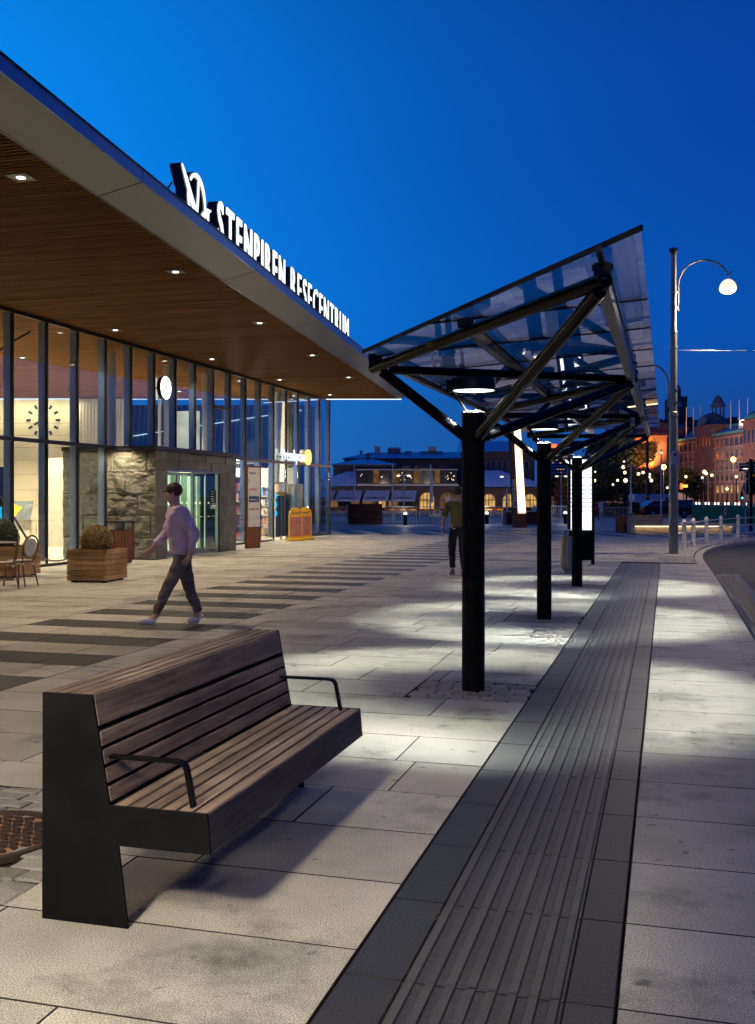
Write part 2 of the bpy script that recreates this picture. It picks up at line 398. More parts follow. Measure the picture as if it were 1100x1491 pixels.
glassmat('facade_glass', (0.87,0.93,0.95), 1.5, gain=1.3)
glassmat('canopy_glass', (1.0,1.0,1.0), 1.55, gain=1.3)
glassmat('fence_glass', (0.5,0.75,0.6), 1.5, gain=1.2)
emat('lamp_white', (0.97,1.0,0.93), 9.0)
emat('lamp_dome', (1.0,0.90,0.72), 1.1)
emat('disc_white', (0.93,1.0,0.92), 3.0)
emat('shop_white', (0.85,0.90,1.0), 1.15)
emat('sign_white', (0.88,0.95,1.0), 1.5)
emat('screen_white', (0.93,0.93,1.0), 1.6)
emat('led_warm', (1.0,0.82,0.50), 2.2)
emat('led_cool', (0.75,0.88,1.0), 1.6)
emat('pylon_light', (1.0,0.76,0.42), 2.6)
emat('window_warm', (1.0,0.58,0.18), .62, var=.45, scale=1.3)
emat('window_dim', (1.0,0.50,0.18), .13, var=.6, scale=1.0)
emat('globe_warm', (1.0,0.66,0.34), 4.0)
emat('globe_white', (1.0,0.88,0.75), 2.5)
emat('globe_bright', (1.0,0.85,0.55), 20.0)
emat('sodium', (1.0,0.42,0.07), 14.0)
emat('clock_face', (0.97,1.0,0.9), 2.2)
emat('screen_cyan', (0.02,0.55,0.85), 1.1)
emat('strip_green', (0.55,0.85,0.30), .55, var=.35, scale=1.5)
emat('strip_pale', (0.80,1.0,0.62), 1.3, var=.2, scale=1.5)
emat('disc_yellow', (1.0,0.62,0.18), 1.6)
emat('neon_red', (1.0,0.08,0.02), 4.0)
emat('neon_yellow', (1.0,0.65,0.05), 4.0)
emat('signal_teal', (0.05,0.9,0.75), 3.0)
emat('lit_panel', (1.0,0.90,0.62), .75, var=.25, scale=2)
# ================================================================ THE SETTING
def flat(poly, z, name, mat, kind='structure', bottom=None):
    m = MB()
    if bottom is None: m.add([(p[0],p[1],z) for p in poly], [list(range(len(poly)))])
    else: m.prism(poly, bottom, z)
    return tag(m.build(name, mat), kind=kind)
KERB = [(.94,-14),(.94,10),(.94,20),(.92,24),(.89,26.3),(.90,28.3),(1.0,30.4),(1.18,32.4),(1.48,34.4),(1.95,36.4),(2.62,38.4),(3.6,40.4),(5.2,42.4),(7.6,44.2),(11,45.8),(16,47.2),(26,49),(60,53)]
flat([(-900,-60),(900,-60),(900,1500),(-900,1500)], -.16, 'ground', 'far_ground')
flat([(.8,-30)] + [(60,-30),(60,52.9)] + [(p[0]-.05,p[1]) for p in KERB[::-1]][1:], -.11, 'road', 'asphalt')
# lighter concrete lane beside the kerb and the drain running in it
m = MB(); m.box(1.02,1.5,-14,23.6,-.11,-.100); struct(m.build('gutter','grey_concrete'))
def off(poly, d):
    out = []
    for i, p in enumerate(poly):
        a = poly[max(i-1,0)]; b = poly[min(i+1,len(poly)-1)]
        t = Vector((b[0]-a[0], b[1]-a[1])).normalized(); out.append((p[0]-t.y*d, p[1]+t.x*d))
    return out
KI = off(KERB, .20)
flat([(-95,-14)] + [(p[0],p[1]) for p in KI] + [(60,78),(-95,78)], -.030, 'plaza', 'joint', bottom=-.15)
# kerb stones
m = MB()
def seglen(a,b): return math.hypot(b[0]-a[0], b[1]-a[1])
def resample(poly, step):
    out = [poly[0]]; acc = 0
    for a, b in zip(poly, poly[1:]):
        L_ = seglen(a,b); t = step-acc
        while t <= L_: out.append((a[0]+(b[0]-a[0])*t/L_, a[1]+(b[1]-a[1])*t/L_)); t += step
        acc = (acc+L_) % step
    return out
KR = resample(KERB, 1.0); KRI = off(KR, .20)
for i in range(len(KR)-1):
    tn = random.uniform(.92,1.08); m.ct = (tn,tn,tn*.98)
    g = .004
    def lp(a,b,t): return (a[0]+(b[0]-a[0])*t, a[1]+(b[1]-a[1])*t)
    a,b = lp(KR[i],KR[i+1],g), lp(KR[i],KR[i+1],1-g); c,d = lp(KRI[i+1],KRI[i],g), lp(KRI[i+1],KRI[i],1-g)
    m.prism([a,b,c,d], -.14, .001)
struct(m.build('kerb', 'granite'))

def subtract(r, e):
    x0,x1,y0,y1 = r; a0,a1,b0,b1 = e
    if a0 >= x1 or a1 <= x0 or b0 >= y1 or b1 <= y0: return [r]
    out = []
    if a0 > x0: out.append((x0,a0,y0,y1))
    if a1 < x1: out.append((a1,x1,y0,y1))
    xx0, xx1 = max(x0,a0), min(x1,a1)
    if b0 > y0: out.append((xx0,xx1,y0,b0))
    if b1 < y1: out.append((xx0,xx1,b1,y1))
    return out
PX, PY0, PDY = -1.54, 8.42, 5.12
SETTS = [(-2.02,-1.055, PY0-.46+PDY*k, PY0+.34+PDY*k) for k in range(3)] + [(-3.85,-2.50,3.50,4.92)]
def slab(m, r, gap, bev, z=0.0, tn=(1,1,1), tilt=.0008):
    x0,x1,y0,y1 = r; x0+=gap; x1-=gap; y0+=gap; y1-=gap
    if x1-x0 < .03 or y1-y0 < .03: return
    m.ct = tn; zz = [z+random.uniform(-tilt,tilt) for _ in range(4)]
    vs = [(x0,y0,z-.032),(x1,y0,z-.032),(x1,y1,z-.032),(x0,y1,z-.032),
          (x0,y0,z-bev*.8),(x1,y0,z-bev*.8),(x1,y1,z-bev*.8),(x0,y1,z-bev*.8),
          (x0+bev,y0+bev,zz[0]),(x1-bev,y0+bev,zz[1]),(x1-bev,y1-bev,zz[2]),(x0+bev,y1-bev,zz[3])]
    m.cm = 0; m.add(vs, [(8,9,10,11)]); fs = []
    for a in (0,4):
        for i in range(4): fs.append((a+i, a+(i+1)%4, a+4+(i+1)%4, a+4+i))
    o = len(m.v)-12; m.f += [[o+i for i in f] for f in fs]; m.sm += [False]*8; m.tone += [tn]*8; m.mi += [1]*4+([0] if bev > .006 else [1])*4
ROW = .64; R0 = 8.60
def tone(): 
    t = random.gauss(1,.09); w = random.uniform(-.012,.02)
    return (t*(1+w), t, t*(1-w))
def kerb_x(y):
    for a,b in zip(KI,KI[1:]):
        if a[1] <= y <= b[1]: return a[0]+(b[0]-a[0])*(y-a[1])/max(1e-6,b[1]-a[1])
    return 60
slabs = MB(); barm = MB()
BX0, BX1 = -7.68, -5.27
k0 = int((-2-R0)/ROW)
for k in range(k0, 66):
    y0 = R0+k*ROW; y1 = y0+ROW
    if y0 > 47.5: break
    if y1 < -1.9: continue
    near = y0 < 25.4
    if near:
        xr = -1.05; xl = -13.62
    else: xr = kerb_x(y0)-.01; xl = -13.62 if y0 < 41.4 else -34
    x = xr; cuts = [x]
    first = True
    while x > xl:
        step = random.choice((.70,.95,1.15,1.35,1.35)) if near else random.choice((.55,.7,.7,.95))
        if first: step *= random.uniform(.5,1.1); first = False
        x -= step
        cuts.append(max(x, xl))
    isbar = (k % 2 == 0)
    if 40.0 > y0 > 3 and True:
        cuts = [c for c in cuts if min(abs(c-BX0),abs(c-BX1)) > .12] + [BX0, BX1]
        cuts.sort(reverse=True)
    for a, b in zip(cuts, cuts[1:]):
        rs = [(b, a, y0, y1)]
        for e in SETTS: rs = [q for r in rs for q in subtract(r, e)]
        inbar = isbar and (b+a)/2 > BX0 and (b+a)/2 < BX1 and 3 < y0 < 40
        for r in rs:
            if inbar: 
                t = random.uniform(.8,1.1); slab(barm, r, .003, .003, tn=(t,t,t))
            else: slab(slabs, r, .0020, .003, tn=tone())
# the slabs between the guide strip and the kerb
for k in range(k0, 26):
    y0 = R0+.05+k*ROW*1.045
    y1 = y0+ROW*1.045
    if y1 < -1 or y0 > 25.2: continue
    slab(slabs, (-.15,.742,y0,min(y1,25.42)), .0022, .003, tn=tone())
struct(slabs.build('pavement_slabs', ['granite','joint']))
struct(barm.build('dark_paving_bars', ['dark_granite','joint']))
# diagonal field of dark stripes farther out
m = MB()
d = Vector((3.7,-7.8)).normalized(); nrm = Vector((d.y,-d.x))*-1
for i in range(-8, 17):
    c = Vector((-12.2,44.2)) + Vector((1.0,.08))*(1.55*i)
    a = c - d*4.0; b = c + d*3.2; w = Vector((.42,.03))
    pts = [a-w, a+w, b+w, b-w]
    if b.x < -13.0 and b.y < 41.5: continue
    m.prism([(p.x,p.y) for p in pts], -.002, .006)
struct(m.build('dark_paving_stripes', 'dark_granite'))
# far paving without visible slabs
flat([(-95,47.4),(-34,47.4),(30,49.5),(58,53),(58,77.5),(-95,77.5)], -.001, 'far_paving', 'granite')
m = MB(); m.box(-13.5,kerb_x(25.5)-.01,25.445,25.56,-.02,.003)
struct(m.build('drain_channel', 'black_matt'))
# setts
m = MB()
def setts(m, e, w=.155, h=.1):
    y = e[2]; j = 0
    while y < e[3]-.02:
        hh = min(h*random.uniform(.9,1.1), e[3]-y)
        x = e[0]-random.uniform(0,w)
        while x < e[1]:
            ww = w*random.uniform(.75,1.25); a = max(x,e[0]); b = min(x+ww,e[1])
            cx, cy = (a+b)/2, y+hh/2
            skip = (e[1] < -2.4 and math.hypot(cx+3.10, cy-4.16) < .385)
            if b-a > .04 and not skip:
                t = random.gauss(.95,.12); slab(m, (a,b,y,y+hh), .0035, .011, z=random.uniform(-.003,.002), tn=(t,t*.99,t*.97), tilt=.003)
            x += ww
        y += hh; j += 1
for e in SETTS[:3]: setts(m, e)
setts(m, SETTS[3], .2, .125)
struct(m.build('granite_setts', ['sett','joint']))
m = MB()
for y in [25.62+.13*i for i in range(22)]:
    x = -.2
    while x < kerb_x(y)-.02:
        w = random.uniform(.15,.25); t = random.gauss(.9,.1)
        slab(m, (x, min(x+w,kerb_x(y)-.01), y, y+.128), .005, .004, z=.006, tn=(t,t,t*.97)); x += w
struct(m.build('small_paving_stones', ['granite','joint']))
# guide strip: flat edge bands and raised ribs cut at each slab
m = MB(); rb = MB()
y = -1.0; seg = ROW*1.045; off0 = (R0+.05) % seg
ys = [off0-seg*3+seg*i for i in range(60)]
for y0 in ys:
    if y0 < -1 or y0+seg > 25.43: continue
    for (a,b) in ((-1.045,-.84),(-.31,-.155)):
        t = random.uniform(.8,1.15); slab(m, (a,b,y0,y0+seg), .002, .003, tn=(t,t,t))
    t = random.uniform(.85,1.1); slab(m, (-.84,-.31,y0,y0+seg), .002, .003, z=-.004, tn=(t,t,t))
    for i in range(8):
        xa = -.832+.0675*i; tt = t*random.uniform(.85,1.2)
        rb.ct = (tt,tt,tt*.97)
        x0,x1,ya,yb = xa, xa+.036, y0+.004, y0+seg-.004
        rb.add([(x0,ya,-.004),(x1,ya,-.004),(x1,yb,-.004),(x0,yb,-.004),(x0+.004,ya+.004,.004),(x1-.004,ya+.004,.004),(x1-.004,yb-.004,.004),(x0+.004,yb-.004,.004)],
               [(4,5,6,7),(1,2,6,5),(3,0,4,7)])
struct(m.build('guide_strip', ['dark_granite','joint']))
struct(rb.build('guide_strip_ribs', 'rib'))
m = MB(); random.seed(3)
for i in range(260):   # reddish grit that has gathered in the grooves
    x = -.832+.0675*random.choice((0,0,0,1,1,2,3,5)) -.012 + random.uniform(-.008,.01); yy = random.choice((random.uniform(2.5,6.5),random.uniform(2,20)))
    s_ = random.uniform(.0015,.0045); m.add([(x-s_,yy-s_*2,-.001),(x+s_,yy-s_,-.001),(x+s_*.8,yy+s_*2.4,.001),(x-s_*.7,yy+s_,.002)],[(0,1,2,3)])
tag(m.build('grit', 'dirt'), 'reddish grit lying in the grooves of the ribbed guide strip', 'grit', kind='stuff')
# linear drain grate in the road
g = MB(); g.box(1.10,1.36,-14,23.2,-.102,-.094)
t_ = tag(g.build('drain_grate','black_matt'), 'long dark slotted drain with rusty rails running in the road beside the kerb', 'drain')
rm = MB()
for x in (1.12,1.20,1.28,1.34): rm.box(x-.006,x+.006,-14,23.2,-.094,-.084)
rm.build('rail','iron_rust',t_)

# ================================================================ BENCH
def bench():
    b = thing('park_bench', 'long bench with black steel end panels and weathered brown slats, standing in the foreground', 'bench', (-1.95,4.38,0))
    Y0, Y1 = 3.415, 5.345
    prof = [(-2.28,0),(-1.917,0),(-1.957,.303),(-1.583,.303),(-1.597,.452),(-1.993,.452),(-2.066,.858),(-2.278,.858)]
    def panel(y0, y1):
        m = MB(); n = len(prof)
        vs = [(p[0],y0,p[1]) for p in prof]+[(p[0],y1,p[1]) for p in prof]
        fs = [(0,1,2,5,6,7),(2,3,4,5)]
        back = [tuple(n+i for i in f[::-1]) for f in fs]
        m.add(vs, fs+back+[((i+1)%n,i,n+i,n+(i+1)%n) for i in range(n)])
        o = m.build('end_panel','bench_black',b,world=True)
        bv = o.modifiers.new('bevel','BEVEL'); bv.width = .0025; bv.segments = 2; bv.limit_method = 'ANGLE'
        return o
    panel(Y0, Y0+.012); panel(Y1-.012, Y1)
    ya, yb = Y0+.013, Y1-.013
    def board(name, c, w, h, ang, mat='bench_wood', tn=1.0):
        """board running along the bench: centre (x,z), width w across, thickness h, turned by ang in the XZ plane"""
        m = MB(); m.ct = (tn,tn*.99,tn*.98)
        M = Matrix.Translation((c[0],0,c[1])) @ Matrix.Rotation(-ang,4,'Y')
        m.T = M; m.box(-w/2,w/2,ya,yb,-h/2,h/2,bev=.004); m.T = None
        return m.build(name, mat, b, world=True)
    # top slats
    for i in range(4): board('top_slat', (-2.254+.052*i, .846), .039, .026, 0, tn=random.uniform(.85,1.15))
    # backrest boards, leaning like the end panel
    lean = math.atan2(.858-.452, .073)    # direction of the leaning front edge
    dx, dz = (-2.066+1.993)/.406, 1.0
    def fpt(z, inset): return (-1.993+(z-.452)*dx-inset, z)
    zs = [(.795,.118),(.690,.056),(.622,.056),(.554,.056),(.486,.056)]
    a = math.atan2(1.0, dx)
    for z, w in zs: board('back_slat', fpt(z+0,.012), w, .026, a, tn=random.uniform(.8,1.15))
    # rear face boards
    for z in (.80,.72,.64,.56): board('rear_slat', (-2.262, z), .066, .022, math.pi/2, tn=random.uniform(.8,1.1))
    # seat slats
    for i in range(5): board('seat_slat', (-1.955+.066*i, .440), .053, .024, 0, tn=random.uniform(.8,1.2))
    board('seat_slat', (-1.626,.440), .050, .024, 0, tn=1.0)
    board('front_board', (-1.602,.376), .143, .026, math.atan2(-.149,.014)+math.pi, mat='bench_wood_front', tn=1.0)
    m = MB(); m.box(-2.20,-2.16,ya,yb,.34,.42); m.box(-1.95,-1.90,ya,yb,.325,.375); m.box(-1.70,-1.66,ya,yb,.335,.42)
    for yy in (Y0+.66,Y0+1.28): m.box(-2.2,-1.64,yy,yy+.012,.33,.425); m.box(-2.2,-2.12,yy,yy+.012,.42,.82)
    m.build('support_frame','black_steel',b,world=True)
    m = MB(); m.box(-2.243,-2.233,ya,yb,.29,.835); m.build('gap_dark_sheet','black_matt',b,world=True)  # black sheet added to darken the gaps between the back slats
    for yy in (Y0+.06, Y1-.09):
        m = MB(); pts = [(-2.03,.618),(-1.76,.618),(-1.732,.616),(-1.714,.606),(-1.706,.588),(-1.680,.455)]
        for p, q in zip(pts, pts[1:]): m.bar((p[0],yy,p[1]),(q[0],yy,q[1]),.032,.012,up=(0,.0,1) if abs(p[0]-q[0])>abs(p[1]-q[1]) else (1,0,0))
        m.bar((-1.712,yy,.50),(-1.706,yy,.57),.001,.001)
        o = m.build('armrest','black_steel',b,world=True)
    return b
random.seed(11)
bench()
# manhole cover
t = thing('manhole_cover', 'round rusty iron cover with raised studs set in the setts behind the bench', 'manhole cover', (-3.10,4.16,0))
m = MB(); m.lathe((0,0,0), [(.375,-.02),(.375,.010),(.335,.010),(.333,-.006)], 48, smooth=False); m.build('rim','iron_rust',t)
m = MB(); m.lathe((0,0,0), [(.0001,-.004),(.333,-.004)], 48, smooth=False); m.build('plate','rust_plate',t)
m = MB()
for i in range(-5,6):
    for j in range(-6,7):
        x = i*.060+(j%2)*.030; y = j*.048
        if math.hypot(x,y) > .30: continue
        a = .7 if (i+j)%2 else -.5
        m.T = Matrix.Translation((x,y,0)) @ Matrix.Rotation(a,4,'Z'); m.box(-.024,.024,-.011,.011,-.004,.008,0)
m.T = None
m.build('stud','iron_rust',t)
# cigarette end
t = thing('cigarette_end', 'tiny orange and white cigarette end lying on the slabs left of the bench', 'litter', (-3.02,5.62,0), .5)
m = MB(); m.tube((-.015,0,.005),(.015,0,.005),.004); m.build('filter','yellow_plastic',t)
m = MB(); m.tube((.015,0,.005),(.027,0,.005),.004); m.build('paper','white_print',t)

# ================================================================ GLASS CANOPY
def GZ(x): return 2.962+.064*x
AX, BXX = -2.37, -.35
AZ, BZ = 2.69, 2.82
cn = thing('glass_canopy', 'tilted glass canopy on three black posts with slanting steel tubes, beside the ribbed strip', 'canopy', (PX, PY0+PDY, 0))
posts = [PY0+PDY*k for k in range(3)]
for py in posts:
    m = MB(); m.tube((PX,py,-.01),(PX,py,2.285),.094,n=28,caps=True)
    p = m.build('post','post_black',cn,world=True)
    m = MB(); m.lathe((PX,py,2.285),[(.0001,.012),(.085,.012),(.1,.006),(.1,-.006),(.094,-.012)],28); m.build('cap','post_black',p,world=True)
    A = (AX,py,AZ); B = (BXX,py-2.45,BZ); C = (BXX,py+2.45,BZ)
    m = MB(); m.tube((AX-.03,py+.03*0,AZ),(B[0]+.02,B[1]-.03,B[2]+.002),.046); m.build('top_tube','black_steel',cn,world=True)
    m = MB(); m.tube((AX+.10,py+.12,AZ-.006),(C[0],C[1],C[2]-.02),.041); m.build('top_tube','black_steel',cn,world=True)
    m = MB(); m.tube((PX-.06,py,2.085),(AX+.05,py,AZ-.035),.045); m.build('strut','black_steel',cn,world=True)
    m = MB(); m.tube((PX+.04,py-.05,2.075),(B[0]-.02,B[1]+.03,B[2]-.05),.045); m.build('strut','black_steel',cn,world=True)
    m = MB(); m.tube((PX+.04,py+.05,2.075),(C[0]-.03,C[1]-.03,C[2]-.07),.045); m.build('strut','black_steel',cn,world=True)
    # node brackets that carry the rails
    for (x,y,z) in ((AX,py-.02,AZ),(BXX,py-2.45,BZ),(-1.37,py-1.22,2.76)):
        m = MB(); m.box(x-.025,x+.025,y-.05,y+.05,z,GZ(x)-.02); m.box(x-.06,x+.06,y-.012,y+.012,GZ(x)-.06,GZ(x)-.025)
        m.box(x-.045,x+.045,y-.07,y-.055,z+.02,z+.09)
        m.build('bracket','dark_frame',cn,world=True)
    # lamp: a shallow drum held over the post, lit underneath
    m = MB(); m.lathe((PX,py,2.47),[(.176,.004),(.182,0),(.184,.01),(.184,.10),(.178,.108),(.0001,.112)],36)
    lp_ = m.build('lamp','dark_frame',cn,world=True)
    m = MB(); m.lathe((PX,py,2.474),[(.174,0),(.0001,0)],36,smooth=False); m.build('glow_reflector','disc_white',lp_,world=True)  # reflector underside, its bounced uplight drawn as own glow
    m = MB(); m.bar((PX-.155*TC-.02,py-.155*TS,2.475),(PX-.05,py-.02,2.29),.018,.012,up=(0,1,0)); m.box(PX-.215*TC,PX-.165*TC,py-.155*TS-.05,py-.155*TS+.05,2.46,2.56); m.build('lamp_arm','post_black',lp_,world=True)
    for a in range(4):
        m = MB(); q = (PX+.055*math.cos(a*1.57+.6),py+.055*math.sin(a*1.57+.6),2.297); m.ball((q[0],q[1],q[2]+.008),.012,6); m.build('uplight','globe_white',lp_,world=True)
    lamp('SPOT','canopy_light',(PX,py,2.463), 1750, (.93,1.0,.88), None, spot_size=R(97), spot_blend=.32, shadow_soft_size=.075)
# rails along the canopy
ye0, ye1 = posts[0]-2.5, posts[2]+2.47
for i in range(3):
    py = posts[i]
    m = MB(); m.box(BXX-.035,BXX+.035,py-2.42,min(py+2.67,ye1),BZ-.05,BZ+.05); m.box(BXX-.047,BXX+.047,py-2.42,min(py+2.67,ye1),BZ+.051,BZ+.060); m.build('edge_rail','pole_paint',cn,world=True)
m = MB(); m.box(BXX-.012,BXX+.018,ye0-.35,ye1,GZ(BXX)-.045,GZ(BXX)-.012); m.build('glass_rail','dark_frame',cn,world=True)
m = MB(); m.box(-1.40,-1.34,posts[0]-1.25,posts[2]+1.3,2.765,2.845); m.box(-1.41,-1.33,posts[0]-1.25,posts[2]+1.3,2.846,2.853); m.build('middle_rail','black_steel',cn,world=True)
m = MB(); m.box(AX-.03,AX+.03,posts[0]-.15,posts[2]+.15,2.735,2.79); m.build('edge_rail','black_steel',cn,world=True)
# glass panes clipped to the slanting ends
XL, XR = -2.454, -.124
yf = lambda x: 8.30+(x-XL)*(5.39-8.30)/(XR-XL)
yb_ = lambda x: (posts[2]+.12)+(x-XL)*(21.15-(posts[2]+.12))/(XR-XL)
def clip(poly, f, keep):
    out = []
    for i in range(len(poly)):
        p, q = poly[i], poly[(i+1)%len(poly)]
        a, b = keep(p), keep(q)
        if a >= 0: out.append(p)
        if (a >= 0) != (b >= 0):
            t = a/(a-b); out.append((p[0]+(q[0]-p[0])*t, p[1]+(q[1]-p[1])*t))
    return out
y = 7.32-1.24*2; random.seed(5)
while y < 21.2:
    dy_ = 2.48 if y < 6 else 1.24
    poly = [(XL,y+.006),(XR,y+.006),(XR,y+dy_-.006),(XL,y+dy_-.006)]
    poly = clip(poly, None, lambda p: p[1]-yf(p[0]))
    if len(poly) > 2: poly = clip(poly, None, lambda p: yb_(p[0])-p[1])
    if len(poly) > 2:
        m = MB(); n = len(poly)
        vs = [(p[0],p[1],GZ(p[0])) for p in poly]+[(p[0],p[1],GZ(p[0])+.012) for p in poly]
        m.add(vs,[list(range(n-1,-1,-1)),list(range(n,2*n))]+[(i,(i+1)%n,n+(i+1)%n,n+i) for i in range(n)])
        pane = m.build('glass_pane','canopy_glass',cn,world=True)
    y1 = y+dy_
    # black joint bar between two panes
    pl = clip(clip([(XL,y1-.004),(XR,y1-.004),(XR,y1+.004),(XL,y1+.004)],None,lambda p: p[1]-yf(p[0])),None,lambda p: yb_(p[0])-p[1]) if True else []
    if len(pl) > 2:
        m = MB(); n = len(pl); m.add([(p[0],p[1],GZ(p[0])-.006) for p in pl]+[(p[0],p[1],GZ(p[0])+.016) for p in pl],[list(range(n-1,-1,-1)),list(range(n,2*n))]+[(i,(i+1)%n,n+(i+1)%n,n+i) for i in range(n)])
        m.build('pane_joint','black_matt',cn,world=True)
    y += dy_
m = MB(); m.bar((XL-.005,yf(XL)-.008,GZ(XL)+.006),(XR+.005,yf(XR)-.008,GZ(XR)+.006),.012,.03); m.build('edge_trim','black_matt',cn,world=True)
m = MB(); m.box(-.50,-.44,15.0,15.12,2.60,2.72,.01); ls_ = m.build('loudspeaker','galv',cn,world=True); m = MB(); m.lathe((-.30,15.06,2.70),[(.0001,-.06),(.055,-.04),(.06,.03),(.0001,.05)],12); m.build('horn','galv',ls_,world=True)

# unseen lamps added behind the viewpoint to light the foreground
lamp('SPOT','added_rear_spot',(-1.9,.7,2.46),520,(1,.90,.70),None,rot=(R(38),0,R(12)),spot_size=R(80),spot_blend=.5,shadow_soft_size=.22)
lamp('POINT','added_rear_point',(1.2,-2.6,5.6),260,(1,.80,.56),None,shadow_soft_size=.3)
lamp('SPOT','added_rear_high_spot',(-2.3,-.3,4.8),650,(1,.88,.66),None,rot=(R(36),0,R(14)),spot_size=R(66),spot_blend=.6,shadow_soft_size=.35)
# ================================================================ STATION BUILDING
FX = -13.6; SZ = 5.63; MZ = 2.84; FY0 = 19.27; FP = 1.28
def ex(y): return -5.93-.1146*y            # inner edge of the roof's metal border
CY = 41.25                                 # far corner on that edge
# far end of the roof and of the rooms runs across the lens axis
ED = Vector((TC, TS))                      # along the camera's right
EC = Vector((ex(CY), CY))
def end_y(x, back=0.0): return CY + (x-EC.x)*TS/TC - back
st = thing('station_building', 'long glazed station hall with a deep wooden soffit and a pale metal roof border', 'building', (FX, 30.0, 0))
random.seed(21)
# wooden slats, outside and inside in one run
m = MB(); y = -14.0
while y < CY-.02:
    xr = ex(y)-.03; xl = -34.0
    # cut by the slanting far end
    xe = EC.x + (y-CY)*TC/TS
    xl2 = max(xl, -60)
    if y > end_y(-34.0): xl2 = max(-34.0, xe+.05)
    if xr-xl2 > .1:
        x = xr
        while x > xl2+.05:
            ln = random.uniform(2.5,4.5); a = max(xl2, x-ln); tn = random.uniform(.72,1.25); m.ct = (tn,tn,tn)
            m.box(a+.002, x-.002, y, y+.044, SZ+.001, SZ+.020); x = a
    y += .098
m.build('soffit_slats','soffit_wood',st,world=True)
m = MB(); m.prism([(ex(-14),-14),(ex(CY),CY),(-34,end_y(-34)),(-34,-14)],SZ+.023,SZ+.06); m.build('soffit_backing','black_matt',st,world=True)
# border panels: sloping underside and upright lip, in lengths
O = Vector((1.0,.1146)).normalized()       # outward, square to the edge
def P(y, o, z): return (ex(y)+O.x*o, y+O.y*o, z)
ys = []; y = -12.0
seams = [12.3+5.45*i for i in range(-5,6)]
seams = [s_ for s_ in seams if s_ < CY-.5] + [CY+.0]
for a, b in zip(seams, seams[1:]):
    m = MB(); g = .013
    q = [P(a+g,.0,SZ+.0),P(b-g,.0,SZ+.0),P(b-g,.62,SZ+.155),P(a+g,.62,SZ+.155)]
    m.add(q+[(p[0],p[1],p[2]+.01) for p in q],[(0,1,2,3),(7,6,5,4),(0,4,5,1),(1,5,6,2),(2,6,7,3),(3,7,4,0)])
    m.build('border_panel','alu_panel',st,world=True)
    m = MB(); q = [P(a+g,.622,SZ+.150),P(b-g,.622,SZ+.150),P(b-g,.622,SZ+.318),P(a+g,.622,SZ+.318)]
    m.add(q+[(p[0]-.02*O.x,p[1],p[2]) for p in q],[(0,1,2,3),(7,6,5,4),(0,4,5,1),(1,5,6,2),(2,6,7,3),(3,7,4,0)])
    m.build('lip_panel','lip_metal',st,world=True)
m = MB(); q = [P(-14,.57,SZ+.318),P(CY+.05,.57,SZ+.318),P(CY+.05,.64,SZ+.318),P(-14,.64,SZ+.318)]
m.add(q+[(p[0],p[1],p[2]+.022) for p in q],[(3,2,1,0),(4,5,6,7),(0,4,5,1)[::-1],(1,5,6,2)[::-1],(2,6,7,3)[::-1],(3,7,4,0)[::-1]]); m.build('roof_edge_cap','dark_frame',st,world=True)
m = MB(); m.prism([P(-14,.60,0)[:2],P(CY,.60,0)[:2],(-34,end_y(-34)+.3),(-34,-14)],SZ+.29,SZ+.31); m.build('roof','zinc_roof',st,world=True)
m = MB(); m.bar(P(-14,-.015,SZ+.006),P(CY,-.015,SZ+.006),.03,.03); m.build('soffit_edge_trim','dark_frame',st,world=True)
# lit strip along the far edge
a = EC + ED*0.1; b = EC - ED*26
m = MB(); m.bar((a.x,a.y+.02,SZ-.02),(b.x,b.y+.02,SZ-.02),.05,.03); m.build('edge_light_strip','led_cool',st,world=True)
m = MB(); m.bar((a.x,a.y+.09,SZ+.14),(b.x,b.y+.09,SZ+.14),.03,.30); m.build('end_fascia','lip_metal',st,world=True)
# ---- glazed front
ys = [FY0+FP*k for k in range(-18, 18)]
BY0, BY1 = 23.30, 28.28                    # stone block
low_open = [(BY0, BY1)]
DOORY = (FY0+FP*12, FY0+FP*13)
for k, y in enumerate(ys):
    zb = MZ if BY0+.3 < y < BY1-.3 else 0.0
    m = MB(); m.box(FX-.01,FX+.034,y-.026,y+.026,zb,SZ-.07); 
    f = m.build('mullion','dark_frame',st,world=True)
    m = MB(); m.box(FX-.19,FX-.025,y-.03,y+.03,zb+.12,SZ-.08); m.build('fin','fin_sky_tint',f,world=True)
    if y < 41 and k < len(ys)-1:
        y1 = ys[k+1]
        for (z0,z1) in ((0.06,MZ-.05),(MZ+.05,SZ-.08)):
            if z0 < 1 and (BY0-.2 < (y+y1)/2 < BY1+.2): continue
            if z0 < 1 and abs(y-DOORY[0]) < .3: z0 = 2.12
            m = MB(); m.box(FX-.022,FX-.006,y+.034,y1-.034,z0,z1); m.build('glass_pane','facade_glass',st,world=True)
y_a, y_b = ys[0]-.03, ys[-1]+.03
m = MB(); m.box(FX-.02,FX+.045,y_a,y_b,SZ-.08,SZ-.001); m.build('head_rail','dark_frame',st,world=True)
m = MB(); m.box(FX-.05,FX+.052,y_a,y_b,MZ-.045,MZ+.045); m.build('transom','dark_frame',st,world=True)
m = MB(); m.box(FX-.03,FX+.05,y_a,BY0,0.0,.06); m.box(FX-.03,FX+.05,BY1,DOORY[0],0.0,.06); m.box(FX-.03,FX+.05,DOORY[1],y_b,0.0,.06); m.build('sill_rail','dark_frame',st,world=True)
# small top-hung vent over the block
m = MB(); k = 8; m.box(FX-.01,FX+.057,FY0+FP*k,FY0+FP*(k+1),4.35,4.45); m.build('vent_rail','dark_frame',st,world=True)
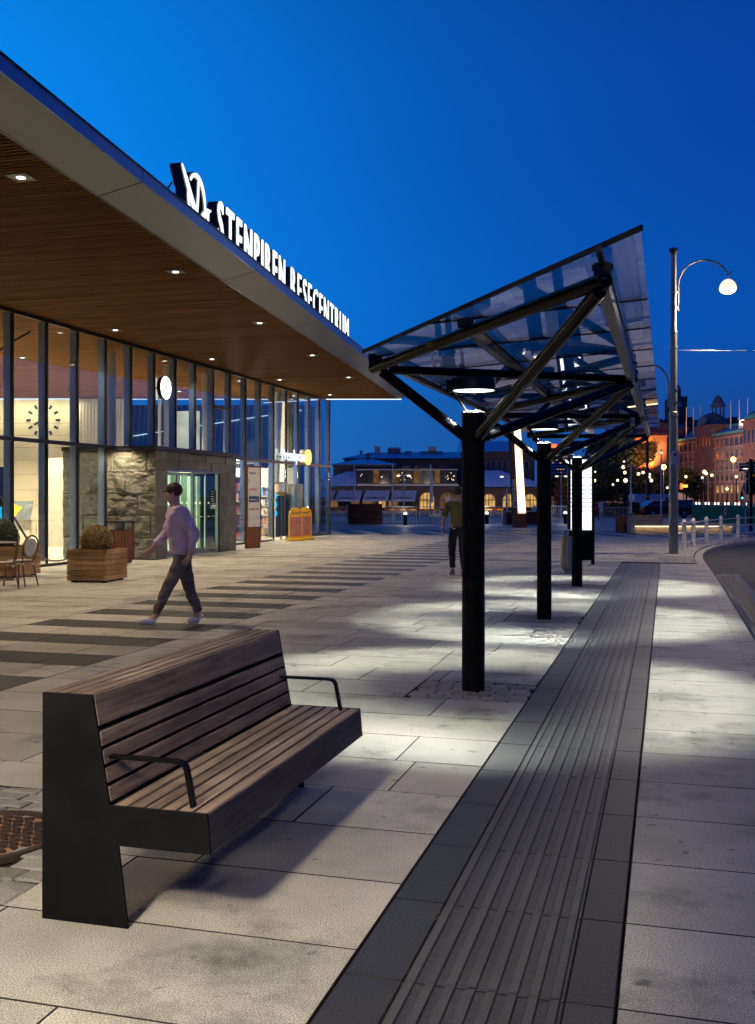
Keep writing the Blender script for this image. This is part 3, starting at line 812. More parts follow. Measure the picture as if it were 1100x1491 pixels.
# open glass entrance of the shop
d_ = MB(); d_.box(FX-.02,FX+.04,DOORY[0]+.03,DOORY[1]-.03,2.05,2.12); d_.box(FX-.02,FX+.04,DOORY[0]+.70,DOORY[0]+.76,0,2.05)
dr = d_.build('shop_door','steel',st,world=True)
m = MB(); m.box(FX+.04,FX+.68,DOORY[1]-.10,DOORY[1]-.05,0.02,2.05); m.build('door_leaf','steel',dr,world=True)
m = MB(); m.bar((FX+.15,DOORY[1]-.14,.5),(FX+.15,DOORY[1]-.14,1.6),.03,.03); m.build('handle','black_matt',dr,world=True)
# far end glazing along the camera's right
e0 = Vector((FX, end_y(FX,.15))); 
for i in range(1, 7):
    a = e0 - ED*(1.35*i)
    m = MB(); m.T = Matrix.Translation((a.x,a.y,0)) @ Matrix.Rotation(TH,4,'Z'); m.box(-.045,.045,-.20,.03,0,SZ-.05); m.T = None
    m.build('end_mullion','cream_wall',st,world=True)
for i in range(0, 6):
    a = e0 - ED*(1.35*i)
    m = MB(); m.T = Matrix.Translation((a.x,a.y,0)) @ Matrix.Rotation(TH,4,'Z'); m.box(-1.30,-.05,-.02,-.005,.05,SZ-.06); m.T = None
    m.build('end_glass','facade_glass',st,world=True)
# clock wall: cream panels with thin joints
m = MB(); w0 = e0 - ED*9.98
W = Matrix.Translation((w0.x,w0.y,0)) @ Matrix.Rotation(TH,4,'Z')
m.T = W; rows = [0,.62,1.24,1.86,2.48,3.10,3.60,4.10,4.60,5.10,SZ-.02]
for r_, (z0,z1) in enumerate(zip(rows,rows[1:])):
    x = 0.0; x -= 0 if r_%2 else .9
    xx = 0.0
    while xx > -14:
        nx = xx - (1.85 if not (xx == 0.0 and r_%2) else .95); tn = random.uniform(.94,1.04); m.ct = (tn,tn,tn)
        m.box(nx+.006,xx-.006,-.05,0,z0+.006,z1-.006); xx = nx
m.T = None; m.build('panelled_wall','cream_wall',st,world=True)
m = MB(); m.T = W; m.box(-14.2,0.05,.002,.2,0,SZ); m.T = None; m.build('wall_core','dark_interior',st,world=True)
m = MB(); m.T = W; m.box(-14,-.05,-.12,-.06,SZ-.05,SZ-.01); m.T = None; m.build('wall_light_strip','led_cool',st,world=True)
for q_ in (-1.5,-5,-9):
    pt = W @ Vector((q_,-.75,5.3)); lamp('AREA','wall_washer',pt,60,(1,.86,.55),None,shape='RECTANGLE',size=3.0,size_y=.15,rot=(R(35),0,TH))
# pale curtain-like return beside it
m = MB()
for i in range(14):
    a = e0 - ED*(9.92-.13*i); m.T = Matrix.Translation((a.x,a.y,0)) @ Matrix.Rotation(TH,4,'Z'); m.lathe((0,-.35,0),[(.075,2.9),(.075,SZ-.05)],10)
m.T = None; m.build('curtain','white_wall',st,world=True)
# interior floor, back wall and shop room
m = MB(); m.prism([(FX-.03,-12),(FX-.03,end_y(FX,.2)),(-34,end_y(-34,.2)),(-34,-12)],-.002,.006); m.build('floor','floor_tile',st,world=True)
m = MB(); m.box(-34.2,-34,-12,30,0,SZ); m.build('rear_wall','cream_wall',st,world=True)
m = MB(); m.box(-34,FX-.4,-4.2,-4,0,SZ); m.build('cross_wall','cream_wall',st,world=True)
# shop enclosure: partitions under a lowered ceiling
m = MB(); m.box(-19.2,-19.05,BY1+.6,end_y(-19.2,.5),0,2.75); m.box(-19.05,FX-.5,BY1+.30,BY1+.42,0,2.75); m.build('shop_wall','white_wall',st,world=True)
m = MB(); m.box(-19.2,FX-.5,BY1+.42,34.5,2.76,2.82); m.build('shop_ceiling','white_wall',st,world=True)
for i, (x,y) in enumerate(((-15.1,25.9),(-14.7,28.7),(-14.6,31.2),(-14.5,37.2),(-14.9,39.2))):
    m = MB(); z0 = 2.9 if y < 28 else 0
    m.lathe((x,y,0),[(.17,z0),(.17,SZ)],20); m.build('column','white_wall',st,world=True)
m = MB(); m.box(-15.3,-14.55,30.35,30.55,2.85,4.35); m.build('lit_partition','lit_panel',st,world=True)
m = MB(); m.bar((-14.6,16.2,2.9),(-14.6,21.4,SZ-.1),.035,.035); m.bar((-14.6,19.2,2.7),(-14.6,21.8,.05),.035,.035); m.build('tie_rod','dark_frame',st,world=True)

# ---- stone-clad entrance block
X0, X1 = -12.3, -14.95
sb = thing('entrance_block', 'dark granite entrance block with a rough split side and lit sliding doors', 'entrance', (X0-1.2, 25.8, 0))
DY0, DY1, DZ = 23.9, 27.1, 2.24
def rocky(name, origin, u, v, nrm, w, h, n, amp, rows, mat):
    """one course-built face of split stone: courses bulge, with joints between them"""
    from mathutils import noise
    m = MB(); nx = int(w/n); nz = int(h/n); vs = []
    for j in range(nz+1):
        for i in range(nx+1):
            a = w*i/nx; b = h*j/nz
            cr = (b/rows) % 1.0; e = min(cr,1-cr)*rows
            ri = int(b/rows); sh = (ri*.37)%1.0; ca = ((a/.95)+sh) % 1.0; e2 = min(ca,1-ca)*.95
            k = min(1, min(e,e2)/.018)
            q = Vector((a*3.2, b*4.5, 3.0+ri*5)); f = noise.fractal(q, .75, 2.1, 6, noise_basis='PERLIN_ORIGINAL')
            r2 = noise.noise(Vector((a*9+5,b*14,2)))*.35; r3 = abs(noise.noise(Vector((a*2.2+b*2.5, b*2.0-a*1.3, 9+ri))))
            d = (f*.55 + r2*.5 + r3*.9 + .35)*amp*k
            p = Vector(origin) + Vector(u)*a + Vector(v)*b + Vector(nrm)*d; vs.append(p)
    fs = []
    for j in range(nz):
        for i in range(nx):
            k = j*(nx+1)+i; fs.append((k,k+1,k+nx+2,k+nx+1))
    m.add(vs, fs, False); return m
BH = 2.76
pmat('split_stone', (0.115,0.112,0.10), .85, var=.35, scale=6, bump=.5, bscale=45, fine=.3)
pmat('cut_stone', (0.105,0.10,0.092), .75, var=.35, scale=2.2, bump=.35, bscale=60, tone=True, fine=.25)
m = MB(); m.box(X1,X0-.03,BY0+.05,DY0-.002,0,BH-.01); m.box(X1,X0-.03,DY1+.002,BY1-.02,0,BH-.01); m.box(X1,X0-.03,DY0-.001,DY1+.001,DZ+.03,BH-.01); m.build('core','black_matt',sb,world=True)
rocky('x',(X1,BY0+.05,0),(1,0,0),(0,0,1),(0,-1,0),X0-X1-.02,BH,.022,.055,.55,'split_stone').build('split_face','split_stone',sb,world=True)
# sawn blocks on the front, bond running round the opening
m = MB(); zs = [0,.45,.90,1.35,1.80,2.25,2.52,BH]
for j,(z0,z1) in enumerate(zip(zs,zs[1:])):
    y = BY0; 
    while y < BY1-.01:
        ln = random.uniform(.55,.95); y2 = min(y+ln, BY1)
        if BY1-y2 < .3: y2 = BY1
        segs = [(y,y2)]
        if z0 < DZ-.01: segs = [(a,b) for a,b in ((y,min(y2,DY0)),(max(y,DY1),y2)) if b-a > .05]
        for a,b in segs:
            tn = random.uniform(.75,1.2); m.ct = (tn,tn,tn); pr = random.uniform(0,.012)
            m.box(X0-.028,X0+pr,a+.004,b-.004,z0+.004,z1-.004)
        y = y2
m.build('cladding','cut_stone',sb,world=True)
m = MB(); m.box(X1,X0+.05,BY0-.05,BY1+.05,BH,BH+.10); m.build('coping','dark_frame',sb,world=True)
# door recess
m = MB(); m.box(X0-.02,X0+.02,DY0,DY1,DZ-.005,DZ+.06); m.box(X0-.10,X0-.02,DY0,DY0+.05,0,DZ-.006); m.box(X0-.10,X0-.02,DY1-.05,DY1,0,DZ-.006); m.box(X0-.10,X0-.02,(DY0+DY1)/2-.04,(DY0+DY1)/2+.04,0,DZ-.006); m.build('door_frame','steel',sb,world=True)
for (a,b) in ((DY0+.06,DY0+.80),(DY0+.82,DY0+1.55),(DY0+1.65,DY0+2.4),(DY0+2.42,DY1-.06)):
    m = MB(); m.box(X0-.075,X0-.06,a,b,.03,DZ-.06); dl = m.build('glass_door','facade_glass',sb,world=True)
    m = MB(); m.box(X0-.078,X0-.058,a,a+.025,.02,DZ-.02); m.box(X0-.078,X0-.058,a+.03,b,.02,.06); m.build('leaf_frame','galv',dl,world=True)
    m = MB(); 
    for q in range(2): m.box(X0-.056,X0-.054,a+.12+.30*q,a+.30+.30*q,1.02,1.05)
    m.build('marking','white_print',dl,world=True)
m = MB(); m.box(X1+.1,X0-.45,DY0,DY1,0,DZ); m.build('recess_wall','dark_interior',sb,world=True)
m = MB(); m.box(X0-.45,X0-.1,DY0,DY1,DZ+.001,DZ+.028); m.build('recess_ceiling','white_wall',sb,world=True)
# luminous vertical strips at the back of the recess
random.seed(4); y = DY0+.04
while y < DY1-.1:
    w_ = random.choice((.05,.07,.10,.06)); mt = random.choice(('strip_green','strip_pale','strip_green','strip_pale','strip_green','corten'))
    m = MB(); m.box(X0-.44,X0-.40,y,y+w_,.15,DZ-.08); m.build('light_strip' if 'strip' in mt else 'dark_strip',mt,sb,world=True)
    y += w_+random.choice((.03,.05,.09))
m = MB(); m.box(X0-.052,X0-.045,DY1-.50,DY1-.12,1.40,1.78); nb = m.build('notice_board','black_matt',sb,world=True)
m = MB()
for z in (1.72,1.65,1.58,1.51,1.45): m.box(X0-.044,X0-.042,DY1-.46,DY1-.46+random.uniform(.15,.28),z,z+.018)
m.box(X0-.044,X0-.042,DY1-.48,DY1-.34,1.24,1.36); m.box(X0-.044,X0-.042,DY1-.30,DY1-.16,1.24,1.36)
m.build('notice_print','white_print',nb,world=True)

# ---- shop behind the glass
random.seed(8)
m = MB(); q_ = CW(387,41.6); m.T = Matrix.Translation((q_[0],q_[1],0)) @ Matrix.Rotation(TH,4,'Z'); m.box(-1.45,1.35,0,.08,0,2.74); m.T=None; m.build('shop_back_wall','white_wall',st,world=True)
def shelf(u, zc, w, h, lab, name='shop_shelf', top=True, n_lv=6):
    q = CW(u,zc); sh = thing(name, lab, 'shelf', (q[0],q[1],0), TH, 'shelves in the shop')
    m = MB(); lv = [.1+(h-.15)*i/(n_lv-1) for i in range(n_lv)]
    for z in lv: m.box(-w/2,w/2,-.02,.30,z,z+.025)
    m.box(-w/2,w/2,.30,.33,0,h); m.box(-w/2-.02,-w/2,-.02,.33,0,h); m.box(w/2,w/2+.02,-.02,.33,0,h); m.build('rack','white_wall',sh)
    gs = {k: MB() for k in ('red_plastic','yellow_plastic','white_print','blue_print','pink_print','tape_blue')}
    for z,z2 in zip(lv,lv[1:]):
        x = -w/2+.02
        while x < w/2-.06:
            ww = random.uniform(.05,.12); k = random.choice(list(gs)); hh = (z2-z)*random.uniform(.45,.85)
            gs[k].box(x,x+ww*.9,-.01,.2,z+.026,z+.026+hh); x += ww
    for k,g in gs.items(): 
        if g.v: tag(g.build('goods',k,sh),kind='stuff')
shelf(352,36.5,.62,2.3,'tall lit shelf crammed with small goods just right of the stone block')
shelf(378,41.0,.95,2.0,'lit goods shelf seen through the open shop door')
shelf(402,41.0,.95,1.35,'low lit goods shelf right of the shop door')
q = CW(402,41.5); t = thing('heart_picture','pale pink heart picture on the cream wall above the low shelf','picture',(q[0],q[1],1.95),TH)
m = MB(); pl = []
for i in range(28):
    a = i*2*math.pi/28; pl.append((.020*16*math.sin(a)**3, .020*(13*math.cos(a)-5*math.cos(2*a)-2*math.cos(3*a)-math.cos(4*a))))
n = len(pl); m.add([(p[0],-.02,p[1]) for p in pl]+[(p[0],-.0,p[1]) for p in pl],[list(range(n))[::-1],list(range(n,2*n))]+[(i,(i+1)%n,n+(i+1)%n,n+i) for i in range(n)]); m.build('heart','jacket_lilac',t)
# advertising film on the lower panes
ad = thing('window_poster', 'blue and brown picture film under a yellow band on the shop windows', 'poster', (FX-.1,35.9,0))
m = MB(); m.box(FX-.075,FX-.06,35.0,36.0,.12,1.62); m.build('picture','blue_print',ad,world=True)
m = MB(); m.box(FX-.075,FX-.06,36.1,37.4,.12,1.62); m.build('picture','pink_print',ad,world=True)
m = MB(); m.box(FX-.077,FX-.06,35.0,37.4,1.64,1.76); m.build('yellow_band','yellow_plastic',ad,world=True)
# hanging cyan balls (round stickers) in the doorway
for i,z in enumerate((1.62,1.30,.98)):
    t = thing('round_sticker', ('upper','middle','lower')[i]+' one of three cyan round stickers on the glass of the shop door', 'sticker', (FX-.03,34.95,z), 0, 'cyan stickers on the shop door')
    m = MB(); m.lathe((0,0,0),[(.11,-.004),(.11,.004),(.0001,.005)],20,False,'x'); m.T=None
    o = m.build('disc','screen_cyan',t)
# counter with yellow map and screen at the left edge
mp = thing('map_table', 'slanting lit map panel in yellow and grey inside the hall at the left edge', 'map', (-19.0,24.0,0))
m = MB(); m.T = Matrix.Translation((-19.2,27.2,.9)) @ Matrix.Rotation(TH,4,'Z') @ Matrix.Rotation(R(-28),4,'X')
m.box(-1.25,.55,-.02,.02,0,.62); m.T=None; m.build('board','lit_panel',mp,world=True)
m = MB(); M_ = Matrix.Translation((-19.2,27.2,.9)) @ Matrix.Rotation(TH,4,'Z') @ Matrix.Rotation(R(-28),4,'X'); m.T = M_
m.add([(-.55,-.024,.08),(-.35,-.024,.30),(-.65,-.024,.54),(-.1,-.024,.54),(.25,-.024,.40),(.1,-.024,.08)],[(0,5,4,3,2,1)]); m.T=None; m.build('yellow_area','yellow_plastic',mp,world=True)
m = MB(); m.T = M_
for q in range(5): m.bar((.12+.08*q,-.026,.08),(.42+.03*q,-.026,.50),.02,.004,up=(0,1,0))
m.box(-.9,-.62,-.026,-.022,.2,.5); m.T=None; m.build('grey_area','grey_concrete',mp,world=True)
m = MB(); m.T = Matrix.Translation((-19.2,27.3,0)) @ Matrix.Rotation(TH,4,'Z'); m.box(-1.2,.5,0,.1,0,.88); m.T=None; m.build('stand','white_wall',mp,world=True)
sc = thing('information_screen', 'tall dark ticket screen with a glowing cyan lower half at the far left', 'screen', CW(-6,24.5)+(0,), TH)
m = MB(); m.box(-.28,.17,0,.12,.2,2.3,.02); m.build('case','dark_frame',sc)
m = MB(); m.box(-.25,.15,-.012,-.002,.35,1.35); m.build('display','screen_cyan',sc)
cmr = thing('security_camera', 'small white dome camera on the cream wall left of the rough stone', 'camera', (W @ Vector((-.95,-.1,2.75))), TH)
m = MB(); m.ball((0,-.1,0),.10,8); m.box(-.1,.1,-.1,.04,.02,.12,.02); m.build('housing','white_paint',cmr)
m = MB(); m.ball((0,-.17,-.02),.055,8); m.build('lens','black_matt',cmr)
# big wall clock with bars for hours
wc_ = W @ Vector((0,0,0))
ck = thing('wall_clock', 'large clock of twelve black bars and two hands fixed on the cream wall inside', 'clock', (W @ Vector((-1.56,-.055,4.73))), TH)
Rk = .52
for i in range(12):
    a = math.pi/6*i; m = MB(); m.T = Matrix.Rotation(a,4,'Y'); m.box(-.045,.045,-.04,0,Rk,Rk+.17); m.T=None; m.build('hour_bar','black_matt',ck)
m = MB(); m.T = Matrix.Rotation(R(-4),4,'Y'); m.box(-.025,.025,-.07,-.045,-.1,.72); m.build('hand','black_matt',ck)
m = MB(); m.T = Matrix.Rotation(R(-116),4,'Y'); m.box(-.04,.04,-.045,-.02,-.08,.42); m.build('hand','black_matt',ck)
# lit round clock hung inside the glass
c_ = thing('round_clock', 'round glowing white clock hanging just behind the upper glazing', 'clock', (FX+.12,26.05,4.62), 0)
m = MB(); m.lathe((0,0,0),[(.33,-.07),(.34,0),(.33,.05)],32,True,'x'); m.build('case','dark_frame',c_)
m = MB(); m.T = Matrix.Identity(4); m.lathe((0,0,0),[(.325,.045),(.0001,.05)],32,False,'x'); m.build('face','clock_face',c_)
m = MB(); m.bar((.056,0,-.02),(.056,.17,.10),.02,.006,up=(1,0,0)); m.bar((.056,.02,.02),(.056,-.10,-.12),.025,.006,up=(1,0,0)); m.build('hand','black_matt',c_)
m = MB(); m.tube((-.02,0,-.33),(-.02,0,-1.7),.008); m.box(-.12,-.0,-.02,.02,-.03,.03); m.build('bracket','dark_frame',c_)

# ---- downlights
dl = None
inner = [(-12.85, 11.3+5.5*i) for i in range(0,6)]; outer = [(ex(11.3+5.5*i)-.62, 11.3+5.5*i) for i in range(-2,5)]
nm = ['first','second','third','fourth','fifth','sixth']
def downlight(x, y, lab, grp, pw, mt='lamp_white', cl=(1.0,.80,.52)):
    t = thing('downlight', lab, 'downlight', (x,y,SZ-.004), 0, grp)
    m = MB(); m.box(-.15,.15,-.15,.15,-.006,.0); m.build('plate','dark_frame',t)
    m = MB(); m.lathe((0,0,-.009),[(.058,0),(.0001,0)],16,False); m.build('lens',mt,t)
    lamp('SPOT','down_lamp',(x,y,SZ-.03), pw, cl, t, spot_size=R(125), spot_blend=.6, shadow_soft_size=.07)
for i,(x,y) in enumerate(outer):
    vis = i-2
    if vis < 0: lamp('SPOT','down_lamp',(x,y,SZ-.03),330,(1.0,.80,.52),None,spot_size=R(125),spot_blend=.6,shadow_soft_size=.07); continue
    downlight(x,y, ('%s round downlight from the left in the outer row along the metal roof border' % nm[vis]) if vis >= 0 else ('unseen downlight of the outer row overhead near the bench, number %s back' % nm[-vis-1]), 'downlights in the outer row of the wooden soffit', 560 if vis >= 0 else 330)
for i,(x,y) in enumerate(inner):
    downlight(x,y, '%s downlight from the near end in the inner row close above the glazing' % nm[i], 'downlights in the inner row of the wooden soffit', 480)
for i,(x,y) in enumerate(((-18,20.5),(-18,26),(-18,31),(-18,36),(-24,22),(-24,28),(-24,33),(-29,24),(-22.5,16))):
    downlight(x,y, 'bright ceiling lamp inside the hall, %s of those behind the glazing' % (nm+['seventh','eighth','ninth'])[i], 'ceiling lamps inside the station hall', 5200, 'lamp_white', WARM)
for (x,y,p) in ((-15.6,31.2,260),(-15.6,34.6,260),(-16.0,37.0,320)):
    lamp('POINT','shop_light',(x,y,2.55),p,(1,.95,.82),None,shadow_soft_size=.25)
lamp('POINT','recess_light',(X0-.25,(DY0+DY1)/2,2.0),12,(.9,1,.75),None,shadow_soft_size=.2)
# spot above the split face, aimed down
lamp('SPOT','wall_light',(X0-.9,BY0-.45,2.95),150,(1.0,.80,.48),None,rot=(R(12),0,0),spot_size=R(120),spot_blend=.6,shadow_soft_size=.04)

# ---- roof sign
sg = thing('roof_sign', 'white lit letters and winged emblem standing along the edge of the station roof', 'sign', (-8.2,21.0,SZ+.31))
D = Vector((-.1146,1.0,0)).normalized()
def SP(y): return Vector((-5.60-.1146*y, y, 0))
ANG = math.atan2(D.y, D.x)
def letters(txt, y0, y1, bold, z0, hgt):
    # measure advance of every letter, then spread them over the run
    wd = []
    for ch in txt:
        t_ = text_mb(ch, 1.0, .02, bold=bold); xs = [p.x for p in t_.v]; wd.append((min(xs), max(xs)))
    gap = .24; tot = sum(b-a for a,b in wd)+gap*(len(txt)-1); run = (y1-y0)/D.y; k = run/tot; pos = 0
    for ch,(a,b) in zip(txt, wd):
        base = SP(y0)+D*(pos*k); Mt = Matrix.Translation((base.x,base.y,z0)) @ Matrix.Rotation(ANG,4,'Z') @ Matrix.Diagonal((k,1,hgt/.72,1)) @ Matrix.Translation((-a,0,0))
        t_ = text_mb(ch, 1.0, .02, bold=bold); f = MB(); merge(f, t_, Mt @ Matrix.Translation((0,-.012,0))); lt = f.build('letter','sign_white',sg,world=True)
        t_ = text_mb(ch, 1.0, .18, bold=bold+.004); f = MB(); merge(f, t_, Mt @ Matrix.Translation((0,.10,0))); f.build('letter_case','dark_frame',lt,world=True)
        pos += (b-a)+gap
letters('STENPIREN', 16.4, 21.05, .012, 6.02, .74)
letters('RESECENTRUM', 21.6, 28.4, -.004, 6.02, .74)
m = MB()
for y in (14.6,16.2,18.5,21.7,24.5,27.5,28.9):
    p = SP(y)+Vector((-.15,0,0)); m.bar((p.x,p.y,SZ+.32),(p.x,p.y,6.6),.03,.03); m.bar((p.x,p.y,6.5),(p.x-.4,p.y-.05,SZ+.32),.025,.025)
m.build('support_frame','dark_frame',sg,world=True)
e_ = SP(14.60); EM = Matrix.Translation((e_.x,e_.y,6.0)) @ Matrix.Rotation(ANG,4,'Z')
def stroke(pts, wds, name='emblem_stroke'):
    for dep, mt, grow in ((-.012,'sign_white',0),(.10,'dark_frame',.02)):
        m = MB(); n = len(pts); L_=[]; R_=[]
        for i,p in enumerate(pts):
            a = Vector(pts[max(i-1,0)]); b = Vector(pts[min(i+1,n-1)]); t_ = (b-a).normalized(); q = Vector((-t_.y,t_.x)); w_ = wds[i]/2+grow
            L_.append(Vector(p)+q*w_); R_.append(Vector(p)-q*w_)
        y0_, y1_ = (dep-.01, dep+.01) if mt=='sign_white' else (dep-.09, dep+.09)
        vs = [EM @ Vector((p.x,y0_,p.y)) for p in L_+R_]+[EM @ Vector((p.x,y1_,p.y)) for p in L_+R_]
        fs = []
        for i in range(n-1):
            fs += [(i,i+1,n+i+1,n+i),(2*n+i,3*n+i,3*n+i+1,2*n+i+1),(i,2*n+i,2*n+i+1,i+1),(n+i,n+i+1,3*n+i+1,3*n+i)]
        fs += [(0,n,3*n,2*n),(n-1,3*n-1,4*n-1,2*n-1)]
        m.add(vs,fs)
        if mt=='sign_white': par = m.build(name,mt,sg,world=True)
        else: m.build('emblem_case',mt,par,world=True)
def arc(cx,cz,rx,rz,a0,a1,n=22): return [(cx+rx*math.cos(R(a0+(a1-a0)*i/n)), cz+rz*math.sin(R(a0+(a1-a0)*i/n))) for i in range(n+1)]
stroke(arc(.72,.38,.40,.42,-10,140),[.03+.05*math.sin(math.pi*i/22) for i in range(23)])
stroke(arc(.72,.38,.40,.42,170,225),[.06]*23)
stroke([(.02,.78),(.22,.60),(.45,.38),(.68,.16),(.95,-.08)],[.02,.09,.12,.13,.15])
stroke([(.80,.76),(.78,.50),(.72,.20)],[.03,.05,.06])
stroke([(.88,.02),(1.05,.22),(1.22,.36),(1.42,.42)],[.13,.14,.10,.02])
stroke([(1.30,.36),(1.28,.18),(1.24,-.04)],[.04,.05,.05])
# glow of the sign on the roof edge comes from the letters themselves

# ---- shop sign with yellow disc
ss = thing('shop_sign', 'white lit shop name with a round yellow disc on the glazing above the shop door', 'sign', (FX+.12,36.8,3.0), 0)
t_ = text_mb('Pressbyrån', .62, .05, sx=.84, bold=-.004, spacing=1.06); mm = MB(); merge(mm, t_, Matrix.Translation((FX+.12,35.15,2.93)) @ Matrix.Rotation(R(90),4,'Z')); mm.build('lettering','shop_white',ss,world=True)
m = MB(); m.lathe((FX+.10,38.05,3.12),[(.30,-.04),(.30,.05),(.26,.06),(.0001,.06)],28,False,'x'); m.build('disc','disc_yellow',ss,world=True)
m = MB(); m.box(FX+.055,FX+.07,35.1,38.2,3.02,3.06); m.build('bracket','dark_frame',ss,world=True)
# ================================================================ STREET FURNITURE
def g2(u, v, z=0.0):
    zc = 1500.0*(H-z)/(v-722.5); return CW(u, zc)
random.seed(31)
# planters and clipped balls
def leafball(c, r, n, mat, parent=None, sz=.022, name='clipped_ball', lump=.06):
    from mathutils import noise
    m = MB()
    for i in range(n):
        z = random.uniform(-.75,1); a = random.uniform(0,2*math.pi); q = math.sqrt(1-z*z)
        d = Vector((q*math.cos(a), q*math.sin(a), z)); rr = r*(1+lump*noise.noise(d*4)+random.uniform(-.08,.03))
        p = Vector(c)+d*rr; t = (d+Vector((random.uniform(-.8,.8),)*1+(random.uniform(-.8,.8),random.uniform(-.8,.8)))).normalized()
        a1 = t.orthogonal().normalized(); b1 = t.cross(a1); s_ = sz*random.uniform(.6,1.3); th = random.uniform(0,6.28)
        u_ = a1*math.cos(th)+b1*math.sin(th); w_ = t.cross(u_); tn = random.uniform(.5,1.5); m.ct = (tn,tn*.97,tn*.9)
        m.add([p-u_*s_, p-w_*s_*.5, p+u_*s_, p+w_*s_*.5],[(0,1,2,3)])
    m.ct = (.35,.35,.35); m.ball(c, r*.90, 12)
    return m
def planter(loc, rz, sx, sy, h, lab):
    t = thing('planter', lab, 'planter', loc+(0,), rz, 'square timber planters in front of the station')
    n = 6; bh = (h-.03)/n
    for s_, (ax) in ((0,'f'),(1,'b'),(2,'l'),(3,'r')):
        m = MB()
        for i in range(n):
            z0 = .03+bh*i; tn = random.uniform(.7,1.25); m.ct = (tn,tn,tn); g = .004; e = .045 if i%2 else 0
            if ax == 'f': m.box(-sx/2+ (0.046-e), sx/2-(0.046-e), -sy/2, -sy/2+.045, z0+g, z0+bh-g, .004)
            if ax == 'b': m.box(-sx/2+(0.046-e), sx/2-(0.046-e), sy/2-.045, sy/2, z0+g, z0+bh-g, .004)
            if ax == 'l': m.box(-sx/2, -sx/2+.045, -sy/2+e+.001, sy/2-e-.001, z0+g, z0+bh-g, .004)
            if ax == 'r': m.box(sx/2-.045, sx/2, -sy/2+e+.001, sy/2-e-.001, z0+g, z0+bh-g, .004)
        m.build('side_boards','planter_wood',t)
    m = MB(); m.box(-sx/2+.05,sx/2-.05,-sy/2+.05,sy/2-.05,.05,h-.06); m.build('soil','dirt',t)
    m = MB()
    for a in (-1,1):
        for b in (-1,1): m.box(a*sx*.38-.04,a*sx*.38+.04,b*sy*.38-.04,b*sy*.38+.04,0,.028)
    m.build('foot','black_matt',t)
    return t
planter((-10.38,17.36), R(4), .78, .92, .61, 'square timber planter standing alone on the paving before the rough stone wall')
t = thing('clipped_shrub', 'brown clipped ball shrub growing in the planter before the rough stone wall', 'shrub', (-10.40,17.38,.58), 0, 'clipped ball shrubs in planters')
leafball((0,0,.16),.30,5200,'box_leaf').build('foliage','box_leaf',t)
m = MB(); m.tube((0,0,-.04),(0,0,.1),.025); m.build('stem','bark',t)
planter((-12.72,17.95), R(4), .85, .9, .61, 'timber planter half hidden behind the wicker chair at the left edge')
t = thing('clipped_shrub', 'dark green clipped ball shrub in the planter at the left edge', 'shrub', (-12.95,17.95,.58), 0, 'clipped ball shrubs in planters')
leafball((0,0,.20),.36,5200,'box_leaf_green').build('foliage','box_leaf_green',t)
m = MB(); m.tube((0,0,-.04),(0,0,.1),.025); m.build('stem','bark',t)
# rope barrier
a = Vector((-12.3,18.05,.53)); b = Vector((-10.85,17.5,.55)); pts = []
for i in range(21):
    k = i/20; p = a.lerp(b,k); p.z -= .21*(1-(2*k-1)**2); pts.append(p)
m = MB(); m.sweep(pts,.016,8); tag(m.build('rope_barrier','rope'),'grey rope sagging between the two timber planters','rope')
# wicker bistro chair
def chair(loc, rz, lab):
    t = thing('bistro_chair', lab, 'chair', loc+(0,), rz, 'wicker bistro chairs at the left edge')
    m = MB(); m.lathe((0,0,.45),[(.0001,.012),(.20,.012),(.215,0),(.20,-.015),(.0001,-.015)],24); m.build('seat','weave',t)
    m = MB(); m.sweep([(.215*math.cos(i*math.pi/12),.215*math.sin(i*math.pi/12),.445) for i in range(25)],.016,8); m.build('seat_rim','wicker',t)
    m = MB(); pts = []
    for i in range(25):
        a = i*2*math.pi/24; pts.append((.19*math.sin(a), .215+.06*(1-math.cos(a))/2*1.0, .70-.20*math.cos(a)))
    m.sweep(pts,.017,8); m.build('backrest_frame','wicker',t)
    m = MB(); m.T = Matrix.Translation((0,.245,.70)) @ Matrix.Rotation(R(-8),4,'X'); m.lathe((0,0,0),[(.155,-.006),(.155,.006),(.0001,.008)],24,False,'y'); m.T=None; m.build('backrest','weave',t)
    for (x,y,x2,y2) in ((.15,-.15,.19,-.19),(-.15,-.15,-.19,-.19),(.13,.17,.17,.27),(-.13,.17,-.17,.27)):
        m = MB(); m.tube((x,y,.44),(x2,y2,0),.015,.013); m.build('leg','wicker',t)
    for sx in (-1,1):
        m = MB(); m.tube((.15*sx,-.15,.16),(.15*sx,.19,.16),.009); m.sweep([(.13*sx,.18,.44),(.17*sx,.21,.56),(.16*sx,.22,.66)],.013,8); m.build('stretcher','wicker',t)
    m = MB()
    for (x,y) in ((.152,-.152),(-.152,-.152),(.132,.175),(-.132,.175)): m.lathe((x,y,.37),[(.019,0),(.023,.02),(.019,.04)],8)
    m.build('binding','white_print',t)
    return t
chair(g2(29,853), TH+R(-112), 'wicker bistro chair with an oval woven back, fully in view at the left edge')
chair(g2(4,857), TH+R(-70), 'wicker bistro chair cut off by the left edge of the picture')
t = thing('cafe_table', 'round dark cafe table on a pedestal beside the wicker chairs', 'table', g2(-4,846)+(0,), 0)
m = MB(); m.lathe((0,0,.72),[(.0001,.02),(.34,.02),(.35,.01),(.34,0),(.0001,0)],28); m.build('table_top','galv',t)
m = MB(); m.tube((0,0,.03),(0,0,.72),.03); m.build('pedestal','black_steel',t)
m = MB()
for i in range(4): m.sweep([(0,0,.09),(.15*math.cos(i*1.57+.6),.15*math.sin(i*1.57+.6),.05),(.27*math.cos(i*1.57+.6),.27*math.sin(i*1.57+.6),.015)],.02,8)
m.build('foot','black_steel',t)
